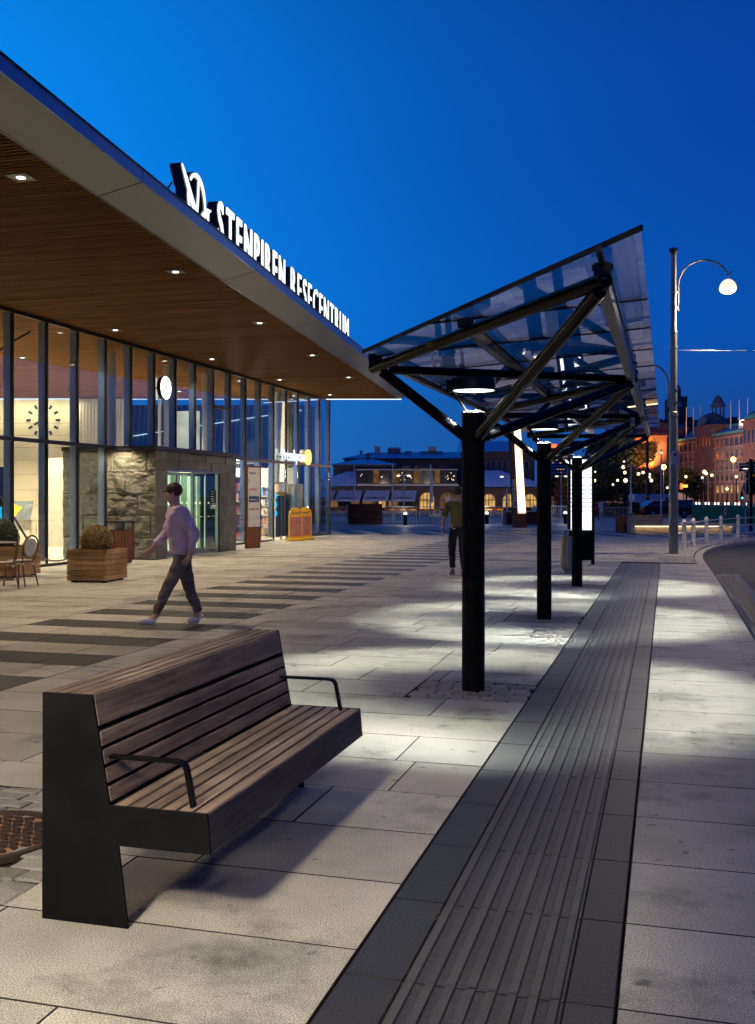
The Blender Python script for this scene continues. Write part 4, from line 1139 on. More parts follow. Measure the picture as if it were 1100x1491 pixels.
# bins
t = thing('litter_bin', 'square litter bin with red-brown wooden slats behind the planter by the stone wall', 'bin', (-12.5,21.9,0), 0)
m = MB()
for i in range(6):
    for (ax) in (0,1):
        a = -.22+.088*i
        if ax == 0: m.box(a-.034,a+.034,-.245,-.225,.08,.80); m.box(a-.034,a+.034,.225,.245,.08,.80)
        else: m.box(-.245,-.225,a-.034,a+.034,.08,.80); m.box(.225,.245,a-.034,a+.034,.08,.80)
m.build('slats','corten',t)
m = MB(); m.box(-.21,.21,-.21,.21,.02,.82); m.box(-.25,.25,-.25,.25,.98,1.02); m.box(-.245,-.215,-.245,-.215,.8,.98); m.box(.215,.245,.215,.245,.8,.98); m.box(.215,.245,-.245,-.215,.8,.98); m.build('body','dark_frame',t)
m = MB(); m.box(-.12,.12,-.02,.02,.84,.95); m.build('bag','white_print',t)
bx, by = g2(829,834)
t = thing('litter_bin', 'round litter bin of bright steel slats with a flat lid, next to the third post', 'bin', (bx,by,0), TH)
for i in range(22):
    a = 2*math.pi*i/22; m = MB() if i == 0 else m
    m.T = Matrix.Rotation(a,4,'Z'); m.box(.165,.177,-.018,.018,.10,.76); m.T = None
m.build('slats','steel',t)
m = MB(); m.tube((0,0,.12),(0,0,.74),.15,n=20); m.lathe((0,0,0),[(.11,0),(.11,.06),(.16,.10)],20); m.build('liner','galv',t)
m = MB(); m.lathe((0,0,.88),[(.0001,.02),(.20,.02),(.20,0),(.0001,0)],24); m.box(-.02,.02,.10,.14,.74,.89); m.box(-.1,-.06,-.02,.02,.74,.89); m.build('lid','galv',t)
# information totem
tx, ty = g2(846,822)
t = thing('information_totem', 'tall black information totem with a glowing white timetable panel behind the third post', 'totem', (tx,ty,0), TH)
m = MB(); m.box(-.31,-.245,-.06,.06,.10,2.52); m.box(.245,.31,-.06,.06,0,2.52); m.box(-.245,.245,-.06,.06,2.46,2.52); m.box(-.245,.245,-.05,.05,.10,.80); m.box(-.245,.245,-.03,.05,.80,2.46); m.build('case','black_steel',t)
m = MB(); m.box(-.242,.242,-.05,-.034,.81,2.455); m.build('display','screen_white',t)
m = MB()
for z in (1.25,1.35,1.45,1.54,1.65,1.75,1.85,2.03): m.box(-.242,.242,-.056,-.051,z,z+.014)
m.build('row_divider','dark_frame',t)
m = MB()
for z in (1.27,1.37,1.47,1.56): m.box(-.222,-.188,-.057,-.052,z+.01,z+.07)
m.build('blue_symbol','tape_blue',t)
m = MB()
for z in (1.29,1.39,1.49,1.58,1.69,1.79): m.box(-.10,.03+random.uniform(-.05,.05),-.057,-.052,z+.0,z+.025)
m.build('timetable_print','galv',t)
lamp('AREA','totem_light',(tx+.12*TS,ty-.12*TC,1.6),9,(1,1,1),None,shape='RECTANGLE',size=.45,size_y=1.6,rot=(R(90),0,TH))
# corten pylon with a glowing face
px, py = CW(757, 52.5)
t = thing('light_pylon', 'tall leaning rust-brown pylon with one glowing face and vertical white lettering', 'pylon', (px,py,0), TH+R(12))
m = MB(); w0,w1 = .36,.30; Hh = 7.4; lean = -.42
def pyl(z): k = z/Hh; return (lean*k, .32-.06*k)
for (za,zb,mt) in ((0,.72,'a'),(.72,Hh,'b')):
    (xa,wa),(xb,wb) = pyl(za),pyl(zb)
    vs = [(xa-wa,-.20,za),(xa+wa,-.20,za),(xa+wa,.20,za),(xa-wa,.20,za),(xb-wb,-.20,zb),(xb+wb,-.20,zb),(xb+wb,.20,zb),(xb-wb,.20,zb)]
    m.add(vs,[(0,3,2,1),(4,5,6,7),(0,1,5,4),(1,2,6,5),(2,3,7,6),(3,0,4,7)])
m.build('body','corten',t)
m = MB(); (xa,wa),(xb,wb) = pyl(.74),pyl(Hh-.1)
vs = [(xa-wa+.20,-.222,.74),(xa+wa-.02,-.222,.74),(xb+wb-.02,-.222,Hh-.1),(xb-wb+.17,-.222,Hh-.1)]
m.add(vs+[(p[0],-.205,p[2]) for p in vs],[(0,1,2,3),(7,6,5,4),(0,4,5,1),(1,5,6,2),(2,6,7,3),(3,7,4,0)]); m.build('light_panel','pylon_light',t)
tm = text_mb('STENPIREN', .26, .02, bold=.01, spacing=1.15); f = MB(); merge(f, tm, Matrix.Translation((xa-wa+.17-.06,-.212,1.0)) @ Matrix.Rotation(R(-2.6),4,'Y') @ Matrix.Rotation(R(-90),4,'Y')); f.build('lettering','white_print',t)
# lamp pole
lx, ly = g2(981,806)
t = thing('street_lamp', 'tall stepped grey-green pole with a curved arm holding one glowing dome lamp', 'street lamp', (lx,ly,0), TH)
m = MB(); m.lathe((0,0,0),[(.150,-.01),(.150,.02),(.128,.03),(.122,2.9),(.118,3.82),(.128,3.83),(.128,3.93),(.10,3.96),(.095,6.15),(.105,6.16),(.105,6.2),(.082,6.24),(.078,8.35)],24); m.build('pole','pole_paint',t)
m = MB(); m.lathe((0,0,8.33),[(.078,0),(.10,.05),(.115,.13),(.10,.16),(.06,.17),(.0001,.16)],16)
for i in range(6): a = i*1.047; m.ball((.10*math.cos(a),.10*math.sin(a),8.50),.03,5)
m.build('crown','iron_rust',t)
m = MB(); m.box(-.055,.055,-.142,-.118,.45,1.35); m.box(-.04,.04,-.150,-.143,.95,1.0); m.build('service_hatch','pole_paint',t)
m = MB()
for z in (7.25,6.82,5.72,4.55,4.22): m.lathe((0,0,z),[(.10,0),(.12,.0),(.12,.05),(.10,.05)],20)
m.build('clamp_band','galv',t)
m = MB(); m.box(-.105,.105,-.150,-.132,2.48,2.86); p_ = m.build('paper_notice','white_print',t)
m = MB(); m.box(-.04,.04,-.153,-.151,2.72,2.80); m.build('photograph','corten',p_)
m = MB(); m.box(-.135,-.075,-.156,-.130,2.84,2.91); m.box(-.135,-.075,-.156,-.130,2.44,2.50); m.build('blue_tape','tape_blue',p_)
pts = [(.125,0,6.75),(.135,0,7.5)]+[(.135+.70-.70*math.cos(a*math.pi/12*.93), 0, 7.5+.62*math.sin(a*math.pi/12*.93)+.12*a/12) for a in range(1,13)]
m = MB(); m.sweep(pts,.026,8); e = pts[-1]; m.tube(e,(e[0]+.0,0,e[2]-.12),.02); m.sweep([(e[0]-.0,0,e[2]),(e[0]+.09,0,e[2]+.10),(e[0]+.16,0,e[2]+.14)],.012,6); ar = m.build('arm','pole_paint',t)
hx, hz = e[0], e[2]-.12
m = MB(); m.lathe((hx,0,hz),[(.03,.02),(.10,0),(.18,-.07),(.225,-.16),(.24,-.25),(.235,-.26)],24); hd = m.build('lamp_head','lamp_dome',t)
m = MB(); m.lathe((hx,0,hz-.25),[(.23,0),(.19,-.08),(.10,-.13),(.0001,-.145)],24); m.build('globe','globe_bright',hd)
q = RM[t.name] @ Vector((hx,0,hz-.45)); lamp('POINT','street_light',q,1300,(1,.80,.55),None,shadow_soft_size=.15)
pts = [(-.135,0,4.1),(-.15,0,4.7)]+[(-.15-.42+.42*math.cos(a*math.pi/10*.9), 0, 4.7+.55*math.sin(a*math.pi/10*.9)) for a in range(1,11)]
m = MB(); m.sweep(pts,.028,8); a2 = m.build('arm','galv',t); e = pts[-1]
m = MB(); m.lathe((e[0],0,e[2]-.14),[(.02,.14),(.08,.10),(.16,.0),(.0001,-.02)],16); m.build('lamp_head','galv',a2)
m = MB(); w_ = RM[t.name] @ Vector((.12,0,5.67)); m.tube(w_, w_+Vector((9*TC,9*TS,-.05)),.006,n=6); tag(m.build('overhead_wire','galv'),'thin wire stretched from the tall lamp pole out over the road','wire')
# railing along the curve
rp = [g2(996.5,799),g2(1010,795),g2(1029,790),g2(1050,786.5),g2(1075,783.5),g2(1103,780.5),g2(1136,778)]
t = thing('railing', 'white post and rail barrier curving round the corner of the road', 'railing', (rp[2][0],rp[2][1],0), 0)
for (x,y) in rp:
    m = MB(); m.lathe((x,y,0),[(.068,0),(.068,.78),(.082,.80),(.068,.83),(.05,.88),(.0001,.91)],14); m.build('post','rail_white',t,world=True)
for z in (.76,.48,.18):
    for a,b in zip([(rp[0][0]-.45,rp[0][1]-.95)]+rp, rp): 
        if a == b: continue
        m = MB(); m.tube((a[0],a[1],z),(b[0],b[1],z),.02,n=8); m.build('rail','rail_white',t,world=True)
# board with shop names
bx, by = -12.25, 29.45
t = thing('name_board', 'upright rust-brown board with a pale panel of shop names beside the shop door', 'sign', (bx,by,0), R(72))
W_ = .62
m = MB(); m.box(-W_/2,W_/2,-.05,.05,0,2.53); m.build('frame','corten',t)
m = MB(); m.box(-W_/2+.035,W_/2-.03,-.058,-.051,.66,2.48); pn = m.build('panel','white_print',t)
def put(txt, x, z, size, mat, sx=1, bold=0):
    tm = text_mb(txt, size, .003, sx=sx, bold=bold); f = MB(); merge(f, tm, Matrix.Translation((x,-.060,z))); f.build('lettering',mat,pn)
put('Pressbyrån',-.25,2.28,.105,'blue_print',.72,.002); m = MB(); m.lathe((.235,-.06,2.30),[(.045,-.003),(.0001,-.004)],16,False,'y'); m.build('orange_dot','yellow_plastic',pn)
put('cantina',-.25,1.78,.15,'red_plastic',.85)
m = MB(); m.box(-.24,.22,-.063,-.059,1.42,1.60); bp_ = m.build('blue_field','blue_print',pn)
tm = text_mb('Bankomat', .10, .003, sx=.85); f = MB(); merge(f, tm, Matrix.Translation((-.19,-.066,1.47))); f.build('lettering','white_print',bp_)
m = MB(); m.box(-.25,-.02,-.062,-.059,1.19,1.22); m.box(.03,.22,-.062,-.059,1.19,1.22); m.build('dark_rule','blue_print',pn)
m = MB(); m.box(-.02,.03,-.063,-.060,1.15,1.26); m.box(-.24,-.21,-.063,-.060,2.03,2.11); m.build('small_mark','yellow_plastic',pn)
# yellow pavement signs
def aboard(loc, rz, lab):
    t = thing('pavement_sign', lab, 'sign', loc+(0,), rz, 'yellow round-topped pavement signs by the shop')
    m = MB(); m.box(-.33,.33,-.17,.17,.0,.09,.02); m.build('base','yellow_plastic',t)
    poly = [(-.28,.09),(.28,.09)]+[(.28*math.cos(R(a)),.93+.27*math.sin(R(a))) for a in range(0,181,12)]
    m = MB(); n = len(poly); m.add([(p[0],-.02,p[1]) for p in poly]+[(p[0],.02,p[1]) for p in poly],[list(range(n)),list(range(2*n-1,n-1,-1))]+[((i+1)%n,i,n+i,n+(i+1)%n) for i in range(n)]); m.build('board','yellow_plastic',t)
    m = MB(); m.box(-.235,.235,-.03,-.021,.18,.86); ps = m.build('poster','pink_print',t)
    m = MB(); 
    for (x,z,r) in ((-.12,.33,.085),(.0,.52,.04),(.12,.40,.05),(.08,.60,.035),(.16,.55,.04)): m.lathe((x,-.033,z),[(r,-.0),(.0001,-.002)],16,False,'y')
    m.box(-.12,-.02,-.034,-.031,.68,.82); m.build('picture','sandstone_trim',ps)
    tm = text_mb('Pressbyrån', .085, .004, sx=.8, bold=.002, align='CENTER'); f = MB(); merge(f, tm, Matrix.Translation((-.02,-.024,.97))); f.build('lettering','blue_print',t)
    m = MB(); m.lathe((.17,-.024,1.03),[(.035,-.002),(.0001,-.003)],14,False,'y'); m.build('red_dot','red_plastic',t)
aboard((-12.75,34.6), R(52), 'front one of two yellow round-topped signs by the shop windows')
aboard((-12.85,35.9), R(52), 'rear one of two yellow round-topped signs, half hidden by the front one')

# ================================================================ MIDDLE DISTANCE (beyond the plaza)
def at(u, v=None, zc=None):
    if zc is None: zc = 2400.0/(v-722.5)
    return CW(u, zc), zc/1500.0       # plan position, metres per photograph pixel
# dark wooden box
(x,y),s = at(532,764); t = thing('timber_crate', 'large dark board-clad box standing before the barriers', 'box', (x,y,0), TH)
m = MB()
for i in range(6): tn = random.uniform(.8,1.2); m.ct=(tn,tn,tn); m.box(-.96,.96,0,.9,.03+.19*i,.03+.19*i+.184)
m.build('boards','dark_wood',t)
m = MB(); m.box(-1.08,-.97,.1,.8,.3,1.12); m.build('side_cabinet','galv',t); 
# crowd barriers
def barrier(u0, u1, v, lab, tape=True):
    (x0,y0),s = at(u0,v); (x1,y1),_ = at(u1,v); L_ = math.hypot(x1-x0,y1-y0)
    t = thing('crowd_barrier', lab, 'barrier', (x0,y0,0), math.atan2(y1-y0,x1-x0), 'steel crowd barriers along the far edge of the square')
    m = MB(); m.bar((.02,0,1.0),(L_-.02,0,1.0),.035,.035); m.bar((.02,0,.16),(L_-.02,0,.16),.03,.03); m.bar((.02,0,0),(.02,0,1.02),.035,.035,up=(1,0,0)); m.bar((L_-.02,0,0),(L_-.02,0,1.02),.035,.035,up=(1,0,0)); m.build('frame','galv',t)
    m = MB(); n = int(L_/.14)
    for i in range(1,n): m.bar((L_*i/n,0,.17),(L_*i/n,0,.98),.016,.016,up=(1,0,0))
    m.build('bars','galv',t)
    if tape:
        k = int(L_/.28); m = MB(); m2 = MB()
        for i in range(k): (m if i%2 else m2).box(L_*i/k,L_*(i+1)/k-.002,-.045,-.03,.78,.88)
        m.build('yellow_stripe','yellow_plastic',t); m2.build('red_stripe','red_plastic',t)
barrier(452,503,764,'crowd barrier with red and yellow stripes left of the dark box'); barrier(559.5,607,763.5,'long crowd barrier with red and yellow stripes right of the dark box')
barrier(611,655,763.5,'crowd barrier with red and yellow stripes behind the walking man'); barrier(700,733,763,'crowd barrier with red and yellow stripes between the first post and the pylon')
barrier(803,832,761,'plain barrier between the second and third post',False)
(x,y),s = at(752,764); t = thing('low_wall','low dark board-clad wall behind the glowing pylon','wall',(x,y,0),TH)
m = MB(); m.box(-.75,1.9,0,.3,0,.72); m.build('boards','dark_wood',t); m = MB(); m.box(-.76,-.55,-.01,.31,0,.74); m.build('concrete_end','grey_concrete',t)
(x,y),s = at(771,757); t = thing('tilted_board','tilted white reading board behind the low wall by the pylon','sign',(x,y,.0),TH)
m = MB(); m.T = Matrix.Rotation(R(25),4,'Y'); m.box(-.16,.16,0,.03,.55,1.0); m.T=None; m.build('panel','white_print',t); m = MB(); m.tube((0,.02,0),(.15,.02,.6),.03); m.build('stand','galv',t)
def bollard(u,v,lab):
    (x,y),s = at(u,v); t = thing('bollard_light',lab,'bollard',(x,y,0),0,'black bollards with glowing tops')
    m = MB(); m.tube((0,0,0),(0,0,.58),.10,n=16); m.build('body','black_steel',t)
    m = MB(); m.lathe((0,0,.58),[(.09,0),(.10,.02),(.10,.08),(.07,.13),(.0001,.15)],14); m.build('light','globe_white',t)
    lamp('POINT','bollard_lamp',(x,y,.85),25,(1,.9,.7),None,shadow_soft_size=.1)
bollard(590.5,764.5,'black bollard with glowing top right of the dark box, before the barrier')
bollard(709,763.5,'black bollard with glowing top just right of the first canopy post')
bollard(823.5,762.5,'black bollard with glowing top between the second and third post')
for i,(u,v,top,lab) in enumerate(((516,764,677,'leftmost white flagpole behind the dark box'),(571.5,766,676,'white flagpole rising between the dark box and the bollard'),(627,766,676,'white flagpole with a limp flag next to the lit arched door'))):
    (x,y),s = at(u,zc=62); t = thing('flagpole',lab,'flagpole',(x,y,0),0,'white flagpoles before the brick custom house')
    h = H+(722.5-top)*62/1500; m = MB(); m.tube((0,0,0),(0,0,h),.055,.035,n=10); m.build('pole','white_paint',t)
    if i>0: m = MB(); m.box(.04,.16,-.02,.02,h-2.3-(i==1)*1.6,h-.6-(i==1)*2.2); m.build('flag','white_print',t)
def mast(u, zc, top, lab, lit=True, r=.05, heads=2):
    x,y = CW(u,zc); t = thing('mast_lamp',lab,'street lamp',(x,y,0),TH,'slim lamp masts with twin heads')
    h = H+(722.5-top)*zc/1500; m = MB(); m.tube((0,0,0),(0,0,h),r*1.3,r*.8,n=10); m.bar((-.32,0,h),(.32,0,h),.05,.05); m.build('mast','white_paint',t)
    for sx in (-1,1): 
        m = MB(); m.ball((sx*.33,0,h-.03),.10,8,1.2,1,.5); m.build('lamp_head','globe_white' if lit else 'galv',t)
mast(588,66,692,'slim twin-headed lamp mast before the awnings'); mast(738.5,66,693.5,'slim twin-headed lamp mast left of the glowing pylon'); mast(817.5,75,693,'slim twin-headed lamp mast between the second and third post')
mast(919,60,679,'slim twin-headed lamp mast with unlit blue heads before the dark trees',False)
(x,y),s = at(636,763); t = thing('poster_stand','white poster box on two wooden legs beside the walking man','sign',(x,y,0),TH)
m = MB(); m.box(-.42,.42,-.02,.10,.42,.86); m.build('poster','white_print',t); m = MB(); m.box(-.38,-.30,0,.06,0,.42); m.build('leg','pale_wood',t); m = MB(); m.box(-.10,-.0,0,.06,0,.42); m.build('leg','pale_wood',t)
m = MB(); m.box(-.32,-.24,-.03,-.021,.55,.78); m.box(-.02,.1,-.03,-.021,.62,.8); m.build('print','blue_print',t)
# timber bench with light strip
(x,y),s = at(948,776.5); t = thing('timber_bench','long timber-slatted seat with a glowing strip under its edge, on the far paving','bench',(x,y,0),TH)
m = MB()
for i in range(9): tn=random.uniform(.8,1.2); m.ct=(tn,tn,tn); m.box(-.70,.62,.32,.36,.30+.055*i,.30+.055*i+.042)
m.build('backrest','pale_wood',t)
m = MB(); 
for i in range(4): tn=random.uniform(.8,1.2); m.ct=(tn,tn,tn); m.box(-.70,3.55,-.0,.04,.03+.065*i,.03+.065*i+.055)
for i in range(5): m.box(-.70,3.55,.03+.06*i,.08+.06*i,.33,.36)
m.build('seat','pale_wood',t)
m = MB(); m.box(-.68,3.5,-.03,-.005,.275,.318); m.build('light_strip','led_warm',t)
for k in range(3): lamp('AREA','strip_light',(x+(k*1.4)*TC+.12*TS,y+(k*1.4)*TS-.12*TC,.25),1.6,(1,.82,.5),None,shape='RECTANGLE',size=1.3,size_y=.04,rot=(R(40),0,TH))
(x,y),s = at(920.5,776.5); t = thing('service_cabinet','narrow grey cabinet at the left end of the timber seat','cabinet',(x,y,0),TH)
m = MB(); m.box(-.10,.10,0,.3,0,.88,.008); m.build('case','grey_concrete',t); m = MB(); m.lathe((0,-.004,.80),[(.05,0),(.0001,-.002)],12,False,'y'); m.build('dial','dark_frame',t)
for k,(u,lab) in enumerate(((902,'left one of the two rust-brown slatted bins'),(908.5,'right one of the two rust-brown slatted bins'))):
    (x,y),s = at(u,774.5); t = thing('litter_bin',lab+' left of the timber seat','bin',(x,y,0),0,'pair of rust-brown bins')
    m = MB()
    for i in range(10): a=i*.628; m.box(.13*math.cos(a)-.03,.13*math.cos(a)+.03,.13*math.sin(a)-.03,.13*math.sin(a)+.03,.0,.72)
    m.build('slats','corten',t); m = MB(); m.tube((0,0,.02),(0,0,.68),.10); m.build('liner','pale_wood',t)
barrier(874,916,766,'plain barrier behind the rust-brown bins',False)
# signs on boards by the hedge
(x,y),s = at(875,zc=75); t = thing('menu_board','white upright board in front of the red sign','sign',(x,y,0),TH); m = MB(); m.box(-.16,.16,0,.05,.45,1.15); m.build('board','white_print',t); m = MB(); m.box(-.1,-.07,.0,.04,0,.45); m.box(.07,.1,.0,.04,0,.45); m.build('leg','galv',t)
(x,y),s = at(878.5,zc=78); t = thing('red_sign','red and white square sign behind the white board','sign',(x,y,0),TH); m = MB(); m.box(-.22,.24,0,.05,.6,1.30); m.build('board','red_plastic',t); m = MB(); m.box(-.18,.2,-.01,-.002,1.08,1.2); m.build('stripe','white_print',t); m = MB(); m.tube((0,.03,0),(0,.03,.6),.03); m.build('pole','galv',t)
(x,y),s = at(868,zc=70); t = thing('covered_chair','chair under a round red cover seen beside the totem','chair',(x,y,0),TH); m = MB(); m.ball((0,0,.72),.28,9,1,1,.9); m.build('cover','red_plastic',t); m = MB(); m.bar((-.2,0,.5),(.2,0,.5),.3,.04); [m.tube((a,b,0),(a,b,.5),.02) for a in (-.18,.18) for b in (-.12,.12)]; m.build('frame','dark_frame',t)
(x,y),s = at(924,zc=85); t = thing('ticket_booth','small grey flat-roofed booth behind the lamp mast','booth',(x,y,0),TH); m = MB(); m.box(-.42,.42,0,.8,0,1.05); m.build('wall','booth',t); m = MB(); m.box(-.46,.46,-.05,.85,1.052,1.14); m.build('roof','galv',t)
# pillar with sign boards
(x,y),s = at(1093.5,zc=47); t = thing('direction_sign','tall dark signpost with stacked direction boards at the right edge','signpost',(x,y,0),TH)
m = MB(); m.box(-.07,.07,-.05,.05,0,3.3); m.build('post','black_steel',t)
for sx in (-1,1):
    for i,z in enumerate((3.05,2.92,2.78)):
        m = MB(); m.box(sx*.08,sx*(.08+.46),-.02,.02,z-.055,z+.055); bd = m.build('board','dark_frame',t)
        m = MB(); m.box(sx*.08+sx*.03,sx*(.34 if i else .46),-.026,-.021,z-.012,z+.006); m.box(sx*.08,sx*.54,-.026,-.021,z-.052,z-.045); m.build('print','white_print',bd)
m = MB(); m.box(.09,.4,-.02,.02,2.5,2.6); m.build('board','yellow_plastic',t)
(x,y),s = at(1086.3,zc=56); t = thing('lifebuoy','red and white lifebuoy hanging on a thin pole with a lamp on top','lifebuoy',(x,y,0),TH)
m = MB(); m.tube((0,.06,0),(0,.06,3.0),.035); m.build('pole','white_paint',t); m = MB(); m.ball((0,.06,3.05),.12,8,1.3,1,.6); m.build('lamp','globe_white',t)
for k in range(8):
    m = MB(); m.sweep([(.17*math.cos(a),0,1.15+.17*math.sin(a)) for a in [(k+j/5)*math.pi/4 for j in range(6)]],.045,8); m.build('ring_section','red_plastic' if k%2 else 'white_paint',t)
# green glass railing with lit caps along the quay
(x0,y0),_ = at(1008,zc=63); (x1,y1),_ = at(1128,zc=55); L_ = math.hypot(x1-x0,y1-y0)
t = thing('quay_railing','green glass railing with a row of small white lights on top, along the quay','railing',(x0,y0,0),math.atan2(y1-y0,x1-x0))
m = MB(); m.box(0,L_,-.02,.0,.05,1.05); m.build('glass','fence_green',t); m = MB(); m.bar((0,0,1.07),(L_,0,1.07),.06,.04); m.build('handrail','galv',t)
n = 24
for i in range(n):
    xx = L_*(i+.5)/n; m = MB(); m.box(xx-.035,xx+.035,-.05,.01,1.10,1.24); m.build('light','globe_white' if i%3 else 'white_paint',t)
m = MB()
for i in range(n*2): xx = L_*(i+.5)/n/2; m.box(xx-.012,xx+.012,-.06,-.03,0,1.05)
m.build('bars','fence_glass',t)
(x,y),s = at(1056.5,zc=54); t = thing('depth_sign','narrow white sign with a red rim fixed to the green railing','sign',(x,y,.60),TH); m = MB(); m.box(-.07,.07,0,.02,-.05,.45); m.build('rim','red_plastic',t); m = MB(); m.box(-.045,.045,-.01,-.002,0,.4); m.build('face','white_print',t); m = MB(); [m.lathe((0,-.013,.08+.12*k),[(.03,0),(.0001,-.001)],10,False,'y') for k in range(3)]; m.build('symbol','black_matt',t)
# ================================================================ FAR BUILDINGS, TREES, VEHICLES
random.seed(51)
def arch_poly(x, z0, w, h, n=8):
    r = w/2; return [(x-r,z0),(x+r,z0),(x+r,z0+h-r)]+[(x+r*math.cos(math.pi*i/n), z0+h-r+r*math.sin(math.pi*i/n)) for i in range(1,n)]+[(x-r,z0+h-r)]
def pz(m, poly, y0, y1):
    n = len(poly); m.add([(p[0],y0,p[1]) for p in poly]+[(p[0],y1,p[1]) for p in poly],[list(range(n)),list(range(2*n-1,n-1,-1))]+[((i+1)%n,i,n+i,n+(i+1)%n) for i in range(n)]); return m
def arch_window(par, x, z0, w, h, mat, yf=-.02, frame='sandstone_trim', bars=True, fw=.18):
    m = MB(); pz(m, arch_poly(x,z0,w,h), yf-.05, yf); win = m.build('window', mat, par)
    # ring of stone round it
    m = MB(); a = arch_poly(x,z0,w,h); b = arch_poly(x,z0-fw*.5,w+2*fw,h+fw*1.5); n = len(a)
    m.add([(p[0],yf-.08,p[1]) for p in a]+[(p[0],yf-.08,p[1]) for p in b],[(i,n+i,n+(i+1)%n,(i+1)%n)[::-1] for i in range(n)]); m.build('surround', frame, win)
    if bars:
        m = MB(); m.box(x-.05,x+.05,yf-.11,yf-.06,z0,z0+h); m.box(x-w*.28,x-w*.28+.06,yf-.11,yf-.06,z0,z0+h*.9); m.box(x+w*.28-.06,x+w*.28,yf-.11,yf-.06,z0,z0+h*.9); m.box(x-w/2,x+w/2,yf-.11,yf-.06,z0+h*.52,z0+h*.52+.10); m.build('sash','dark_frame',win)
    return win
def hiproof(m, x0,x1,y0,y1,z0,zr,inset,e=.5,left=True,right=True):
    x0-=e; x1+=e; y0-=e; y1+=e; ym=(y0+y1)/2; a = x0+(inset if left else 0); b = x1-(inset if right else 0)
    m.add([(x0,y0,z0),(x1,y0,z0),(x1,y1,z0),(x0,y1,z0),(a,ym,zr),(b,ym,zr)],[(0,1,5,4),(1,2,5),(2,3,4,5),(3,0,4),(3,2,1,0)])
    # standing seams on the front slope
    n = int((x1-x0)/1.2)
    for i in range(1,n):
        x = x0+(x1-x0)*i/n; t_ = 1.0
        if x < a: t_ = (x-x0)/max(.01,a-x0)
        if x > b: t_ = (x1-x)/max(.01,x1-b)
        m.bar((x,y0,z0+.04),(x,y0+(ym-y0)*t_,z0+(zr-z0)*t_+.04),.10,.10)
# ---- custom house (left), face square to the lens
ZC = 130.0; S = ZC/1500.0
ox, oy = CW(600, ZC)
ch = thing('custom_house', 'long dark brick custom house with low blue-grey hipped roofs, awnings and lit arched windows', 'building', (ox,oy,0), TH)
def U(u): return (u-600)*S
def Z(v): return H+(722.5-v)*S
m = MB(); m.box(U(440),U(670),0,14,0,Z(708)-.1); m.build('wall','brick_grey',ch)
m = MB(); m.box(U(690),U(806),0,14,0,Z(709)-.1); m.box(U(665),U(695),.4,14,0,Z(709)-.1); m.build('wall','brick_grey',ch)
m = MB(); m.box(U(484),U(577),3,17,Z(708),Z(675.5)); m.build('wall','brick_grey',ch)
m = MB(); m.box(U(497),U(695),14,26,Z(708),Z(661.5)); m.build('wall','brick_grey',ch)
m = MB(); m.box(U(690),U(800),12,26,Z(709),Z(651.5)); m.build('wall','brick_grey',ch)
for (a,b,y0,y1,v0,v1,ins,l,r) in ((440,515,0,5,708,686,6,True,False),(484,577,3,17,675.5,664,3.6,True,True),(497,590,14,22,661.5,650,4,True,False),(575,695,14,24,661.5,649,1,False,False),(690,800,12,24,651.5,631,3,False,True),(690,800,0,9,709,684,6,False,True)):
    m = MB(); hiproof(m,U(a),U(b),y0,y1,Z(v0)+.01,Z(v1),ins,.35,l,r); m.build('roof','zinc_roof',ch)
m = MB(); m.box(U(512),U(668),.2,6,Z(708)+.02,Z(704.5)); m.build('parapet','galv',ch)
# dentils under the eaves
m = MB()
for (a,b,v,y) in ((484,577,678,2.9),(497,695,664.5,13.9),(690,800,655,11.9),(484,577,681,2.9),(497,695,668,13.9),(690,800,659,11.9)):
    u = a+1
    while u < b: m.box(U(u),U(u)+.13,y-.10,y+.0,Z(v+1.2),Z(v)); u += 3.4
m.build('dentils','sandstone_trim',ch)
# upper windows
for u in (593,600,612,619,630.5,637.5,650,657): arch_window(ch,U(u),Z(681.5),.42,.72,'window_dark',13.96,bars=False,fw=.08)
for u in (727,734.5,744,752,766,774,787): arch_window(ch,U(u),Z(680),.5,1.15,'window_dark',11.96,bars=False,fw=.1)
# glass box on the roof with dim lights in it
gb = MB(); gb.box(U(521),U(665),.6,5,Z(704),Z(684.5)); g_ = gb.build('roof_lounge','window_dark',ch)
m = MB(); m.box(U(519),U(667),.3,5.3,Z(684.5),Z(682.8)); m.build('lounge_roof','galv',g_)
for i,u in enumerate((548,577,607,637)):
    m = MB(); m.box(U(u-4),U(u+4),.52,.60,Z(703),Z(685)); m.build('lit_bay','window_dim',g_)
m = MB()
for i in range(10): u = 521+144*i/9; m.box(U(u)-.05,U(u)+.05,.50,.58,Z(704),Z(684.5))
m.build('lounge_frame','dark_frame',g_)
m = MB()
for i in range(34): u = random.uniform(523,663); v = random.uniform(687,701); m.box(U(u)-.035,U(u)+.035,.53,.58,Z(v)-.035,Z(v)+.035)
tag(m.build('small_lights','globe_warm',g_),kind='stuff')
